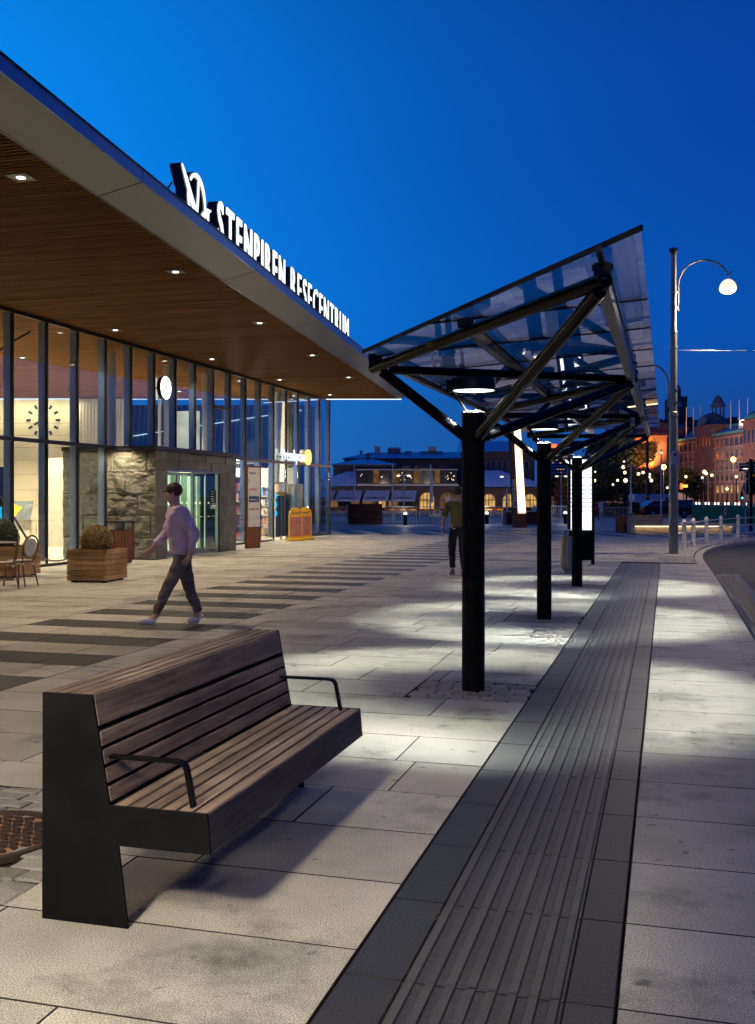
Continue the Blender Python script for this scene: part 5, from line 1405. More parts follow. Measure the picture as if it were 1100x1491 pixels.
# awnings with lettering
for i,(a,b) in enumerate(((462,487),(487,526),(527,566),(567,605))):
    m = MB(); o_ = .0; z1,z0 = Z(714),Z(728); x0,x1 = U(a)+.12,U(b)-.12
    vs = [(x0+.4,-.1,z1),(x1+.35,-.1,z1),(x1,-2.0,z0),(x0,-2.0,z0)]
    m.add(vs+[(p[0],p[1],p[2]-.06) for p in vs],[(0,3,2,1),(4,5,6,7),(0,1,5,4),(1,2,6,5),(2,3,7,6),(3,0,4,7)]); m.box(x0,x1,-2.04,-2.0,z0-.18,z0+.02)
    aw = m.build('awning','awning',ch)
    tm = text_mb('CAMOCL', .62, .01, sx=1.0, bold=.006, align='CENTER'); f = MB(); ang = math.atan2(z1-z0,1.9)
    merge(f, tm, Matrix.Translation(((x0+x1)/2+.1,-1.83,z0+.16)) @ Matrix.Rotation(-(math.pi/2-ang),4,'X')); f.build('lettering','dark_frame',aw)
# lit shop front under the awnings
for u0,u1,mt in ((478,492,'window_dim'),(496,508,'window_dark'),(512,524,'window_dim'),(528,548,'window_dim'),(552,562,'window_warm'),(566,580,'window_dim'),(583,600,'window_dark')):
    m = MB(); m.box(U(u0),U(u1),-.08,-.02,0.2,Z(729)); m.build('shop_window',mt,ch)
dw = arch_window(ch,U(622),0.0,1.75,Z(717.5),'window_warm',-.02,fw=.18)
arch_window(ch,U(651.5),.1,1.7,Z(718.5)-.1,'window_dim',-.02,fw=.18)
m = MB(); m.box(U(648),U(656),-.16,-.11,Z(735),Z(723)); m.build('poster','white_print',ch)
for u,mt in ((712,'window_warm'),(741.5,'window_warm'),(772,'window_warm'),(798,'window_dim')): arch_window(ch,U(u),Z(738.3),1.55,1.62,mt,-.02,fw=.16)
for (u,v,w,h,yy,mt) in ((506,648.5,1.6,3,14,'galv'),(585,648,4.2,3.2,16,'copper_dark'),(598,648,.3,1.5,16,'galv'),(640,648,3.2,2.6,17,'galv'),(550,648.5,2.2,3,16,'galv')): pass
def chimney(u, vb, vt, w, yy, mt='brick_grey'):
    m = MB(); m.box(U(u)-w/2,U(u)+w/2,yy,yy+w,Z(vb)-.6,Z(vt)); m.box(U(u)-w/2-.08,U(u)+w/2+.08,yy-.08,yy+w+.08,Z(vt)+.001,Z(vt)+.12); m.build('chimney',mt,ch)
chimney(523,654,648.5,.3,17); chimney(550,650,642,.8,17,'galv'); chimney(535.5,665,657,.45,9); chimney(641,649,642,1.1,18,'galv')
m = MB(); m.box(U(567),U(588),17,19,Z(652),Z(644)); 
for u in (569,575,581): m.box(U(u),U(u+4),17.2,18.8,Z(644)+.001,Z(641.8))
m.build('roof_plant','booth',ch)
m = MB(); m.tube((U(589),17,Z(648)),(U(589),17,Z(635)),.04); m.build('aerial','galv',ch)
m = MB(); m.box(U(620),U(658),17,18,Z(650),Z(648.5)); m.box(U(595),U(606),17,18,Z(650),Z(648.2)); m.build('roof_hatch','copper_dark',ch)

for (u,zc,p) in ((500,118,230),(560,118,230),(640,118,230),(720,118,260),(775,118,260)):  # fill lamps added to brighten the custom house front
    q = CW(u,zc); lamp('POINT','facade_fill_light',(q[0],q[1],3),p,(1.0,.78,.60),None,shadow_soft_size=.5)
# ---- arcaded red brick office building (right), face receding
pA = Vector(CW(966, 268)); pB = Vector(CW(1150, 196)); L_ = (pB-pA).length; rz = math.atan2((pB-pA).y,(pB-pA).x)
ab = thing('brick_office_palace', 'large red brick office building with many arched windows, green roof edges and a dark dome', 'building', (pA.x,pA.y,0), rz)
def xu(u):  # position along the face seen at photograph column u
    r = (u-550)/1500.0; d = (pB-pA)
    ax_, az_ = pA.x*TC+pA.y*TS, -pA.x*TS+pA.y*TC; dx, dz = d.x*TC+d.y*TS, -d.x*TS+d.y*TC
    k = (r*az_-ax_)/(dx-r*dz); return k*L_, az_+dz*k
def zv(u, v): return H+(722.5-v)*xu(u)[1]/1500.0
TOP = zv(1060,632)
m = MB(); m.box(0,L_,0,22,0,TOP); m.build('wall','brick_red',ab)
segs = [(1016.5,1040),(1086,1112),(968,975)]
rows_ = [zv(1060,v) for v in (717.5,699.5,684,667,650)]; hts = [zv(1060,v)-z for v,z in zip((706.5,689,674,655,640),rows_)]
wx = []
for (ua,ub,n) in ((976,985,2),(990,1016,4),(1018.5,1038.5,3),(1042.5,1085.5,6),(1088,1110,3),(1113,1145,5)):
    xa, xb = xu(ua)[0], xu(ub)[0]; wx += [(xa+(xb-xa)*(i+.5)/n, (xb-xa)/n) for i in range(n)]
lit = {(3,5),(4,5)}
for r_,(z,h) in enumerate(zip(rows_,hts)):
    for i,(x,p) in enumerate(wx):
        w = min(p*.52, 2.2)
        if r_ == 4:
            m = MB()
            for q in (-.26,.26): m.box(x+p*q-w*.27,x+p*q+w*.27,-.06,.02,z,z+h)
            m.build('window','window_dark',ab); continue
        mt = 'window_dark'
        if r_ == 0 and i in (9,10,11,12,13): mt = 'window_warm'
        if r_ == 0 and i in (2,5): mt = 'window_dim'
        m = MB(); pz(m, arch_poly(x,z,w,h,6), -.08, 0.02); wn = m.build('window',mt,ab)
        m = MB(); a = arch_poly(x,z,w,h,6); b = arch_poly(x,z-.15,w+.7,h+.5,6); n = len(a)
        m.add([(q[0],-.12,q[1]) for q in a]+[(q[0],-.12,q[1]) for q in b],[(k,n+k,n+(k+1)%n,(k+1)%n)[::-1] for k in range(n)])
        m.box(x-.06,x+.06,-.14,-.09,z,z+h); m.box(x-w/2,x+w/2,-.14,-.09,z+h*.62,z+h*.62+.12); m.build('surround','sandstone_trim',wn)
m = MB()
for v in (637.5,652.5,669.5,686.5,703.5): z = zv(1060,v); m.box(-.1,L_+.1,-.35,0,z,z+.35)
for x,p in wx: m.box(x-p/2-.18,x-p/2+.18,-.22,0,0,TOP-.5)
m.build('string_courses','sandstone_trim',ab)
xa,xb = xu(989)[0],xu(1016.5)[0]; xc_,xd = xu(1040)[0],xu(1086)[0]
for (a,b) in ((xa,xb),(xc_,xd)):
    m = MB(); zt = zv(1060,618.5); m.add([(a,-.3,TOP),(b,-.3,TOP),(b,2.8,zt),(a,2.8,zt),(a,12,zt),(b,12,zt)],[(0,1,2,3),(3,2,5,4)]); m.bar((a,-.3,TOP+.2),(b,-.3,TOP+.2),.6,.5); m.bar((a,2.8,zt),(b,2.8,zt),.6,.7); rf = m.build('mansard','copper_green',ab)
    n = 5
    for i in range(n):
        x0_ = a+(b-a)*(i+.12)/n; x1_ = a+(b-a)*(i+.88)/n; m = MB(); k0,k1 = .15,.62
        m.add([(x0_,-.42+3.1*k0,TOP+(zt-TOP)*k0+.1),(x1_,-.42+3.1*k0,TOP+(zt-TOP)*k0+.1),(x1_,-.42+3.1*k1,TOP+(zt-TOP)*k1+.1),(x0_,-.42+3.1*k1,TOP+(zt-TOP)*k1+.1)],[(0,1,2,3)]); m.build('skylight','awning',rf)
# corner pavilions with domes
for (ua,ub,vt,vd,rd) in ((1016.5,1040.5,623.5,599.5,1.0),(1086,1116,614,592,.95),(967,976,628,618,1.0)):
    a,b = xu(ua)[0],xu(ub)[0]; zt = zv((ua+ub)/2,vt); zd = zv((ua+ub)/2,vd)
    m = MB(); m.box(a,b,-.6,b-a,TOP-8,zt); m.box(a-.3,b+.3,-.9,b-a+.3,zt+.001,zt+.6); pv = m.build('pavilion','brick_red',ab)
    m = MB(); n = 5
    for i in range(n): x = a+(b-a)*(i+.5)/n; m.box(x-.35,x+.35,-.7,-.6,zt-4.2,zt-1.6)
    m.build('window','window_dark',pv)
    m = MB(); cx,cy = (a+b)/2,(b-a)/2; hd_ = zd-zt-.6; wr = (b-a)/2
    prof = [(wr*1.38*math.cos(R(q)), hd_*math.sin(R(q))) for q in (0,15,30,45,60,72,84)]+[(.0001,hd_)]
    
    if 1010 < ua < 1020: q = RM[ab.name].inverted() @ Vector(CW(1037, xu(1037)[1]+7)+(0,)); cx,cy = q.x,q.y; wr2 = 22*xu(1037)[1]/1500; prof = [(wr2*math.cos(R(q_)), hd_*math.sin(R(q_))) for q_ in (0,15,30,45,60,72,84)]+[(.0001,hd_)]
    m.T = Matrix.Translation((cx,cy,zt+.6)); m.lathe((0,0,0),prof,20); m.T=None; dm = m.build('dome','copper_dark' if ua<1080 else 'copper_green',pv)
    if 1010 < ua < 1020: m = MB(); qq = RM[ab.name].inverted() @ Vector(CW(1029.5, xu(1029)[1]+1.2)+(0,)); m.box(qq.x-.5,qq.x+.5,qq.y-.3,qq.y+2,zt+1.0,zt+2.5); m.build('dormer','window_dark',dm)
m = MB(); cx = xu(1046)[0]; z0 = zv(1046,604); zt = zv(1046,566)
q_ = RM[ab.name].inverted() @ Vector(CW(1046, xu(1040)[1]+9)+(0,)); lx_, ly_ = q_.x, q_.y
m.lathe((lx_,ly_,TOP),[(2.3,0),(2.3,z0-TOP)],8,False); [m.tube((lx_+1.35*math.cos(a),ly_+1.35*math.sin(a),z0),(lx_+1.35*math.cos(a),ly_+1.35*math.sin(a),zv(1046,586)),.22,n=6) for a in [i*math.pi/4 for i in range(8)]]
m.lathe((lx_,ly_,zv(1046,586)),[(1.9,0),(1.9,.3),(1.5,.8),(.75,2.2),(.22,(zt-zv(1046,586))*.85),(.0001,zt-zv(1046,586))],8,False); m.build('lantern','copper_dark',ab)
m = MB(); m.box(0,L_,10,24,TOP,zv(1060,606)); m.build('roof','dark_red_roof',ab)
for k,u in enumerate((993,1003,1013,1056.5,1069,1081)):
    x = xu(u)[0]; m = MB(); m.tube((x,1.2,TOP),(x,1.2,zv(u,(593,593,592,584,582,580)[k])),.16,.10,n=6); m.build('flagpole','white_paint',ab)
m = MB(); m.ball((xu(1072)[0],1.5,zv(1072,615.5)),.7,6); m.build('roof_light','globe_warm',ab)
for (u,zc,p) in ((1062,165,5000),(1030,200,5500),(1095,150,3800),(995,215,5000)):  # fill lamps added to warm the brick face
    q = CW(u,zc); lamp('POINT','facade_fill_light',(q[0],q[1],9),p,(1.0,.62,.60),None,shadow_soft_size=.5)
# ---- big dark red roof and clock tower behind
x,y = CW(1025,330); t = thing('red_roofed_hall','broad dark hall with a steep dark red roof rising behind the arcaded building','building',(x,y,0),TH); s_=.22
m = MB(); m.box(-24,30,0,20,0,(722.5-628)*s_); m.build('wall','brick_red',t); m = MB(); m.add([(-25,-1,(722.5-628)*s_),(31,-1,(722.5-628)*s_),(31,9,(722.5-601)*s_),(-25,9,(722.5-601)*s_),(31,20,(722.5-628)*s_),(-25,20,(722.5-628)*s_)],[(0,1,2,3),(3,2,4,5),(1,4,2),(0,3,5)]); m.build('roof','dark_red_roof',t)
for u,w in ((1017,1.4),(1061,1.8),(1081,2.4)): m = MB(); m.box((u-1025)*s_-w/2,(u-1025)*s_+w/2,8,10,(722.5-606)*s_,(722.5-597)*s_); m.build('chimney','brick_red',t)
x,y = CW(988.5,340); t = thing('clock_tower','square red brick clock tower with a green cap, partly hidden by the tall lamp pole','tower',(x,y,0),TH); s_ = 340/1500
m = MB(); m.box(-13*s_,12.5*s_,0,6,0,(722.5-573)*s_); m.build('shaft','brick_red',t)
m = MB(); m.lathe((0,3,(722.5-573)*s_),[(1.7,0),(1.7,1.6),(1.5,2.4),(1.7,2.6),(1.3,4.2),(.3,5.0),(.3,5.6),(.6,6.0),(.0001,6.8)],12); m.build('cap','copper_dark',t)
m = MB(); 
for sx in (-12,-6,6,11): m.box(sx*s_-.4,sx*s_+.4,-.1,.8,(722.5-573)*s_,(722.5-570)*s_)
m.build('merlon','brick_red',t)
m = MB(); m.lathe((1.6*s_,-.1,(722.5-582.5)*s_),[(.78,0),(.0001,-.05)],20,False,'y'); m.build('clock_face','white_print',t)
m = MB(); m.bar((1.6*s_,-.22,(722.5-582.5)*s_),(1.6*s_+.3,-.22,(722.5-580)*s_),.12,.05,up=(0,1,0)); m.bar((1.6*s_,-.22,(722.5-582.5)*s_),(1.6*s_-.3,-.22,(722.5-580.5)*s_),.12,.05,up=(0,1,0)); m.build('clock_hand','black_matt',t)
# ---- floodlit castle-like brick block on a rocky rise
x,y = CW(942,255); S2 = 255/1500
t = thing('floodlit_brick_block','orange floodlit brick block standing above the dark trees','building',(x,y,0),TH)
def zz(v): return H+(722.5-v)*S2
m = MB(); m.box(-17*S2,10*S2,0,14,0,zz(636)); m.build('lit_wing','brick_floodlit',t)
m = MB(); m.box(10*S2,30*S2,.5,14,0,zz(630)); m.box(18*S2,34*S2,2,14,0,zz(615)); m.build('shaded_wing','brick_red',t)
m = MB(); m.box(-17.5*S2,31*S2,-.3,14,zz(636)+.001,zz(634)); 
for i in range(8): m.box((-2+4*i)*S2,(0+4*i)*S2,-.3,.4,zz(634),zz(631.5))
m.build('battlement','brick_red',t)
m = MB(); m.add([(-18*S2,-.4,zz(634)),(34*S2,-.4,zz(634)),(34*S2,7,zz(606)),(0*S2,7,zz(612))],[(0,1,2,3)]); m.build('roof','dark_red_roof',t)
m = MB(); m.box(8.5*S2,11.5*S2,-.35,-.05,zz(663),zz(652)); m.build('lit_window','globe_white',t)
for (u,v) in ((-12,668),(-4,664),(4,668)):
    q = RM[t.name] @ Vector((u*S2,-3.0,zz(v+16))); lamp('SPOT','floodlight',q,11000,SOD,None,rot=(R(155),0,TH),spot_size=R(120),spot_blend=.7,shadow_soft_size=.3)
x,y = CW(912,265); t = thing('pale_apartment_house','tall pale stone house with lit windows left of the floodlit block','building',(x,y,0),TH); S3=265/1500
m = MB(); m.box(-13*S3,14*S3,0,12,0,H+(722.5-633)*S3); m.build('wall','old_stone',t)
m = MB(); m.add([(-14*S3,-.3,H+(722.5-633)*S3),(15*S3,-.3,H+(722.5-633)*S3),(12*S3,4,H+(722.5-622)*S3),(-10*S3,4,H+(722.5-622)*S3)],[(0,1,2,3)]); m.build('roof','copper_dark',t)
for v in (640,649,658,667):
    for u in (-9,-3,3,9):
        mt = 'window_warm' if (v,u) in ((667,3),(667,-3),(658,9)) else 'window_dark'; m = MB(); m.box((u-1.2)*S3,(u+1.2)*S3,-.1,.0,H+(722.5-v-2.2)*S3,H+(722.5-v+2.2)*S3); m.build('window',mt,t)
# rocky rise
m = MB(); prof = [(855,722,100),(862,712,150),(872,694,190),(885,684,210),(900,680,230),(925,680,235),(948,690,230),(962,700,225),(985,712,215),(1010,728,200)]
vs = []; n = len(prof)
for dy in (0,1,2):
    for (u,v,zc) in prof:
        zc2 = zc+ (0,-0,60)[dy] - (25 if dy==0 else 0); x,y = CW(u,zc2); zt = H+(722.5-v)*zc/1500
        vs.append((x,y,-.2 if dy==0 else zt if dy==1 else zt*.9))
fs = []
for j in range(2):
    for i in range(n-1): fs.append((j*n+i,j*n+i+1,(j+1)*n+i+1,(j+1)*n+i))
m.add(vs,fs); struct(m.build('hill','rock'))
# high-rise
x,y = CW(806,420); t = thing('high_rise','distant tower block with rows of pale and blue windows and red bands','building',(x,y,0),TH); S4 = .28
m = MB(); m.box(-16*S4,4*S4,0,12,0,(722.5-642)*S4); m.box(4*S4,31*S4,1,12,0,(722.5-650)*S4); m.build('tower','booth',t)
for k in range(9):
    z = (722.5-697+4.6*k)*S4; m = MB(); m.box(-15*S4,20*S4,-.1,0,z,z+2.0*S4); m.build('window_band','awning',t)
m = MB(); m.box(-16*S4,5*S4,-.2,-.1,(722.5-646)*S4,(722.5-641)*S4); m.box(-16*S4,20*S4,-.2,-.1,(722.5-696)*S4,(722.5-692)*S4); m.build('red_band','neon_red',t)
m = MB()
for i in range(26): 
    m.box(0,0.001,0,0.001,0,.001) if False else m.box((random.uniform(-12,18))*S4,(0)*S4+.0,-.0,.0,0,0) if False else None
m2 = MB()
for i in range(22):
    xx = random.uniform(-2,19)*S4; z = (722.5-697+4.6*random.randint(0,8))*S4; m2.box(xx,xx+.5,-.16,-.11,z+.1,z+.45)
tag(m2.build('small_lit_window','window_warm',t),kind='stuff')

# ---- trees
from mathutils import noise as NZ
def tree(loc, h, rx, rz_, lab, mat='leaf_dark', n=2600, th=.35, leaf=.32, grp=None, lumps=9):
    t = thing('broadleaf_tree', lab, 'tree', loc+(0,), random.uniform(0,6), grp)
    m = MB(); m.tube((0,0,0),(0,0,h*th*1.1),.05*h*.5,.03*h*.5,n=8)
    cs = []
    for i in range(lumps):
        a = random.uniform(0,6.28); q = random.uniform(.15,.75); z = h*random.uniform(th+.08,.92); k = math.sin(math.pi*min(1,max(.12,(z/h-th)/(1-th)*.9+.08)))
        cs.append((Vector((rx*q*k*math.cos(a),rx*q*k*math.sin(a),z)), rx*random.uniform(.34,.55)))
        m.tube((0,0,h*th*random.uniform(.7,1.0)),tuple(cs[-1][0]),.02*h*.4,.006*h*.4,n=5)
    m.build('trunk','bark',t)
    m = MB()
    for i in range(n):
        c,r = random.choice(cs); d = Vector((random.gauss(0,1),random.gauss(0,1),random.gauss(0,1))).normalized()
        p = c+d*r*random.uniform(.55,1.05)*(1+.25*NZ.noise(d*3+c)); p.z = max(p.z, h*th*.7)
        nn = Vector((random.gauss(0,1),random.gauss(0,1),random.gauss(0,1))).normalized(); a1 = nn.orthogonal().normalized(); b1 = nn.cross(a1); s_ = leaf*random.uniform(.5,1.2); tn = random.uniform(.45,1.6); m.ct=(tn,tn,tn*.9)
        m.add([p-a1*s_,p-b1*s_*.6,p+a1*s_,p+b1*s_*.6],[(0,1,2,3)])
    m.build('crown',mat,t); return t
G = 'trees beyond the square'
tl = [(812,95,3.2,1.8,'leaf_dark','small dark tree left of the lamp mast between the posts'),(830,88,3.4,1.9,'leaf_autumn','yellowish tree lit by a street lamp beside the totem'),
 (872,130,5.0,3.0,'leaf_dark','dark round tree just right of the totem'),(893,118,4.5,3.2,'leaf_dark','dark tree with lamps shining through, left of the pale mast'),
 (915,125,4.3,3.4,'leaf_dark','broad dark tree behind the pale twin-headed mast'),(934,135,4.4,2.8,'leaf_autumn','brownish tree left of the dark mast'),
 (951,140,4.2,2.8,'leaf_autumn','reddish brown tree between the dark mast and the capped mast'),(968,150,4.2,2.4,'leaf_dark','low dark tree just left of the tall lamp pole'),
 (1000,120,4.7,1.9,'leaf_dark','dark tree right of the tall lamp pole'),(1012,125,3.4,1.5,'leaf_dark','low dark tree at the foot of the arcaded building'),(1103,110,5.2,2.0,'leaf_dark','dark tree cut off by the right edge')]
for (u,zc,h,r,mt,lab) in tl: tree(CW(u,zc), h, r, 1, lab, mt, n=2600 if h>4 else 1300, leaf=.24 if h>4 else .18, grp=G)
for (u,zc,base,h,r,mt,lab,n) in ((885,215,4,9.5,6.5,'leaf_dark','dark tree high on the rocky rise, leftmost of those on it',1800),(899,225,5,10,6,'leaf_dark','tall dark tree on the rocky rise before the pale house',1800),(872,200,2,6,5,'leaf_dark','dark tree low on the left foot of the rocky rise',1500),(937,232,5.2,8,3.6,'leaf_autumn','tree glowing yellow in the floodlight before the orange block',1600)):
    t = tree(CW(u,zc), h, r, 1, lab, mt, n=n, leaf=.55, grp='trees on the rocky rise'); t.location.z = base; RM[t.name] = Matrix.Translation(t.location)
q = CW(937,222); lamp('POINT','tree_floodlight',(q[0],q[1],9),2600,(1,.6,.12),None,shadow_soft_size=.3)
q = CW(829,83); lamp('POINT','tree_lamp',(q[0],q[1],2.6),150,(1,.6,.15),None,shadow_soft_size=.2)
# hedge
x,y = CW(884,82); m = MB()
for i in range(1800):
    p = Vector((random.uniform(-2.6,2.6),random.uniform(-.3,.3),random.uniform(.1,1.05)+.05*math.sin(i))); nn = Vector((random.gauss(0,1),random.gauss(0,1),random.gauss(0,1))).normalized(); a1 = nn.orthogonal().normalized(); b1 = nn.cross(a1); s_=.09; tn=random.uniform(.5,1.5); m.ct=(tn,tn,tn)
    m.add([p-a1*s_,p-b1*s_,p+a1*s_,p+b1*s_],[(0,1,2,3)])
t = thing('hedge','low autumn-coloured hedge behind the white and red boards','hedge',(x,y,0),TH); m.build('foliage','leaf_autumn',t)

# ---- lamps far off
def pole_lamp(u, v, zc, lab, mat='globe_warm', r=.22, grp='distant street lamps'):
    x,y = CW(u,zc); z = H+(722.5-v)*zc/1500; t = thing('street_lamp',lab,'street lamp',(x,y,0),0,grp)
    m = MB(); m.tube((0,0,-.1),(0,0,z-r),.07,.05,n=6); m.build('pole','dark_frame' if mat!='sodium' else 'galv',t)
    m = MB(); m.ball((0,0,z),r,7); m.build('globe',mat,t); return t
P_ = [(908,680,.30,'globe street lamp highest above the dark trees left of the pale mast'),(910,688,.28,'globe lamp just under the highest one left of the pale mast'),(911,699.6,.36,'biggest glowing globe left of the pale mast'),(899.6,699.4,.22,'small globe lamp left of the biggest globe'),
 (865.8,699.6,.28,'orange globe lamp right beside the totem'),(892.8,705.5,.18,'lowest small white globe in the dark trees'),(930,690,.26,'left one of two globes right of the pale mast'),(936.7,688,.26,'right one of two globes left of the dark mast'),
 (946.4,690.6,.2,'upper globe of three stacked right of the dark mast'),(946,694.7,.22,'middle globe of three stacked right of the dark mast'),(948.6,699.6,.28,'lowest globe of three stacked right of the dark mast'),(867,687,.14,'faint white light above the orange globe by the totem'),
 (1026,687,.34,'larger white globe of the pair before the arcaded building'),(1028.5,689.5,.26,'smaller globe touching the larger one before the arcaded building'),(1037,692,.26,'white globe right of the bright pair before the arcaded building'),(1023,695.5,.2,'small bluish globe left of the bright pair'),(1072.5,694,.24,'white globe right of the orange sodium lamp'),(1059,712,.24,'low warm globe among the lit arched windows'),(999,694,.24,'globe at the top of the dark tree right of the tall pole'),(972,710,.2,'low warm globe left of the tall pole'),(909,672,.15,'tiny light up on the rise by the pale house')]
for (u,v,r,lab) in P_: pole_lamp(u,v,112,lab,'globe_warm' if r>.21 else 'globe_white',r*.62)
for (u,v,lab) in ((1068,669,'tall sodium lamp blazing orange before the arcaded building'),(966.5,680,'sodium lamp blazing orange left of the tall pole')):
    t = pole_lamp(u,v,120,lab,'sodium',.30,'sodium lamps'); x,y = CW(u,118); lamp('POINT','sodium_light',(x,y,H+(722.5-v)*118/1500),500,SOD,None,shadow_soft_size=.3)
x,y = CW(943,88); t = thing('tram_mast','thick dark mast with a yellow ring standing right of the brown tree','mast',(x,y,0),0); m = MB(); m.tube((0,0,0),(0,0,H+(722.5-628)*88/1500),.16,.10,n=12); m.build('pole','dark_frame',t); m = MB(); m.tube((0,0,1.55),(0,0,1.62),.165,n=12); m.build('ring','yellow_plastic',t)
x,y = CW(963,80); t = thing('capped_mast','slim pale mast with a small lantern cap left of the tall lamp pole','street lamp',(x,y,0),0); hh = H+(722.5-661)*80/1500; m = MB(); m.tube((0,0,0),(0,0,hh),.07,.05,n=10); m.build('pole','white_paint',t); m = MB(); m.box(-.12,.12,-.12,.12,hh,hh+.22); m.build('lantern','lit_panel',t); m = MB(); m.lathe((0,0,hh+.22),[(.16,0),(.14,.05),(.0001,.12)],10); m.build('lantern_cap','dark_frame',t)
x,y = CW(996,108); t = thing('neon_sign','small red and yellow glowing sign in front of the dark tree','sign',(x,y,0),TH); m = MB(); m.tube((0,.1,0),(0,.1,2.2),.05); m.build('pole','dark_frame',t); m = MB(); m.box(-.38,-.12,-.05,.05,2.35,2.95); m.build('red_part','neon_red',t); m = MB(); m.box(-.10,.38,-.05,.05,2.55,2.78); m.build('yellow_part','neon_yellow',t); m = MB(); m.box(-.38,.38,.06,.12,2.3,2.9); m.build('back','dark_frame',t)
x,y = CW(1081,105); t = thing('traffic_light','traffic light showing teal green left of the lifebuoy pole','traffic light',(x,y,0),TH); m = MB(); m.tube((0,.1,0),(0,.1,1.7),.05); m.build('pole','dark_frame',t); m = MB(); m.box(-.13,.13,0,.2,1.15,2.0,.02); m.build('housing','black_matt',t); m = MB(); m.lathe((0,-.01,1.42),[(.11,0),(.0001,-.01)],12,False,'y'); m.build('lamp','signal_teal',t)
# ---- vehicles
def car(u, zc, rz, paint, lab, name='parked_car', cat='car', van=False, L_=4.3):
    x,y = CW(u,zc); t = thing(name,lab,cat,(x,y,-.15),TH+rz,'vehicles parked beyond the square')
    w = .88; hh = 1.95 if van else 1.42
    if van: side = [(-L_/2,.35),(L_/2,.35),(L_/2,.95),(L_/2-.25,1.05),(L_/2-.9,hh-.1),(L_/2-1.2,hh),(-L_/2+.08,hh),(-L_/2,hh-.15)]
    else: side = [(-L_/2,.32),(L_/2,.32),(L_/2,.62),(L_/2-.15,.78),(L_/2-1.05,.90),(L_/2-1.75,hh-.05),(L_/2-2.1,hh),(-L_/2+.9,hh-.02),(-L_/2+.25,.98),(-L_/2,.9)]
    m = MB(); n = len(side); m.add([(p[0],-w*(1 if p[1]<1 else .86),p[1]) for p in side]+[(p[0],w*(1 if p[1]<1 else .86),p[1]) for p in side],[list(range(n)),list(range(2*n-1,n-1,-1))]+[((i+1)%n,i,n+i,n+(i+1)%n) for i in range(n)]); o = m.build('body',paint,t)
    bv = o.modifiers.new('bevel','BEVEL'); bv.width=.05; bv.segments=2
    m = MB(); z0,z1 = (1.15,hh-.2) if van else (.95,hh-.1)
    a,b = (L_/2-1.6,L_/2-.95) if van else (-L_/2+.75,L_/2-1.45)
    for s_ in (-1,1): m.add([(a,s_*w*.93,z0),(b,s_*w*.93,z0),(b-.45,s_*w*.89,z1),(a+.2,s_*w*.89,z1)],[(0,1,2,3) if s_<0 else (3,2,1,0)])
    m.build('side_window','car_glass',t)
    for sx in (-1,1):
        for sy in (-1,1):
            m = MB(); m.T = Matrix.Translation((sx*L_*.31,sy*(w-.08),.32)) @ Matrix.Rotation(R(90),4,'X'); m.lathe((0,0,0),[(.0001,-.1),(.31,-.1),(.33,0),(.31,.1),(.0001,.1)],16); m.T=None; wl = m.build('wheel','rubber',t)
            m = MB(); m.T = Matrix.Translation((sx*L_*.31,sy*(w+.03),.32)) @ Matrix.Rotation(R(90),4,'X'); m.lathe((0,0,0),[(.19,0),(.0001,.01)],12,False); m.T=None; m.build('rim','galv',wl)
    for sy in (-1,1):
        m = MB(); m.box(-L_/2-.02,-L_/2+.02,sy*.7-.12,sy*.7+.12,.7,.85); m.build('tail_light','red_plastic',t)
        m = MB(); m.box(L_/2-.02,L_/2+.02,sy*.65-.14,sy*.65+.14,.58,.7); m.build('headlight','globe_white' if lab.startswith('white van') else 'white_paint',t)
car(953,100,R(8),'car_white','white van parked beyond the low timber seat','parked_van','van',True,4.6)
car(967,84,R(10),'car_red','dark red car parked in front of the white van')
car(999,100,R(70),'car_dark','dark car with red tail lights just right of the tall lamp pole')
car(936,110,R(0),'car_dark','dark car half hidden behind the dark mast')
# building across the road, behind the camera's right, mirrored in the station glass
x,y = 46, 34; t = thing('town_house','long pale town house with a green roof across the road, mirrored in the station glass','building',(x,y,0),R(-90)); 
m = MB(); m.box(-26,26,0,12,-.2,11.5); m.build('wall','brick_shop',t); m = MB(); m.add([(-27,-.5,11.5),(27,-.5,11.5),(27,6,16),(-27,6,16)],[(0,1,2,3)]); m.build('roof','copper_green',t)
for i in range(14):
    for z in (1.2,4.6,8.0): m = MB(); m.box(-25+3.6*i,-23.6+3.6*i,-.08,0,z,z+2.1); m.build('window','window_warm' if (i*7+int(z))%6==0 else 'window_dark',t)

# low hall beyond the station, seen through its glazed end
x,y = CW(300,60); t = thing('ribbed_terminal','dark teal ribbed hall with a sloping light strip, seen through the upper station windows','building',(x,y,0),TH)
m = MB(); m.box(-6.6,6.2,0,8,0,6.9)
m.build('wall','dark_interior',t)
m = MB()
for i in range(42): m.bar((-6.5+.3*i,-.04,2.9),(-6.2+.3*i,-.04,6.85),.05,.06,up=(0,1,0))
m.build('ribs','copper_green',t)
m = MB(); m.bar((-4.2,-.12,5.1),(5.6,-.12,6.6),.05,.07,up=(0,1,0)); m.build('light_strip','led_cool',t)
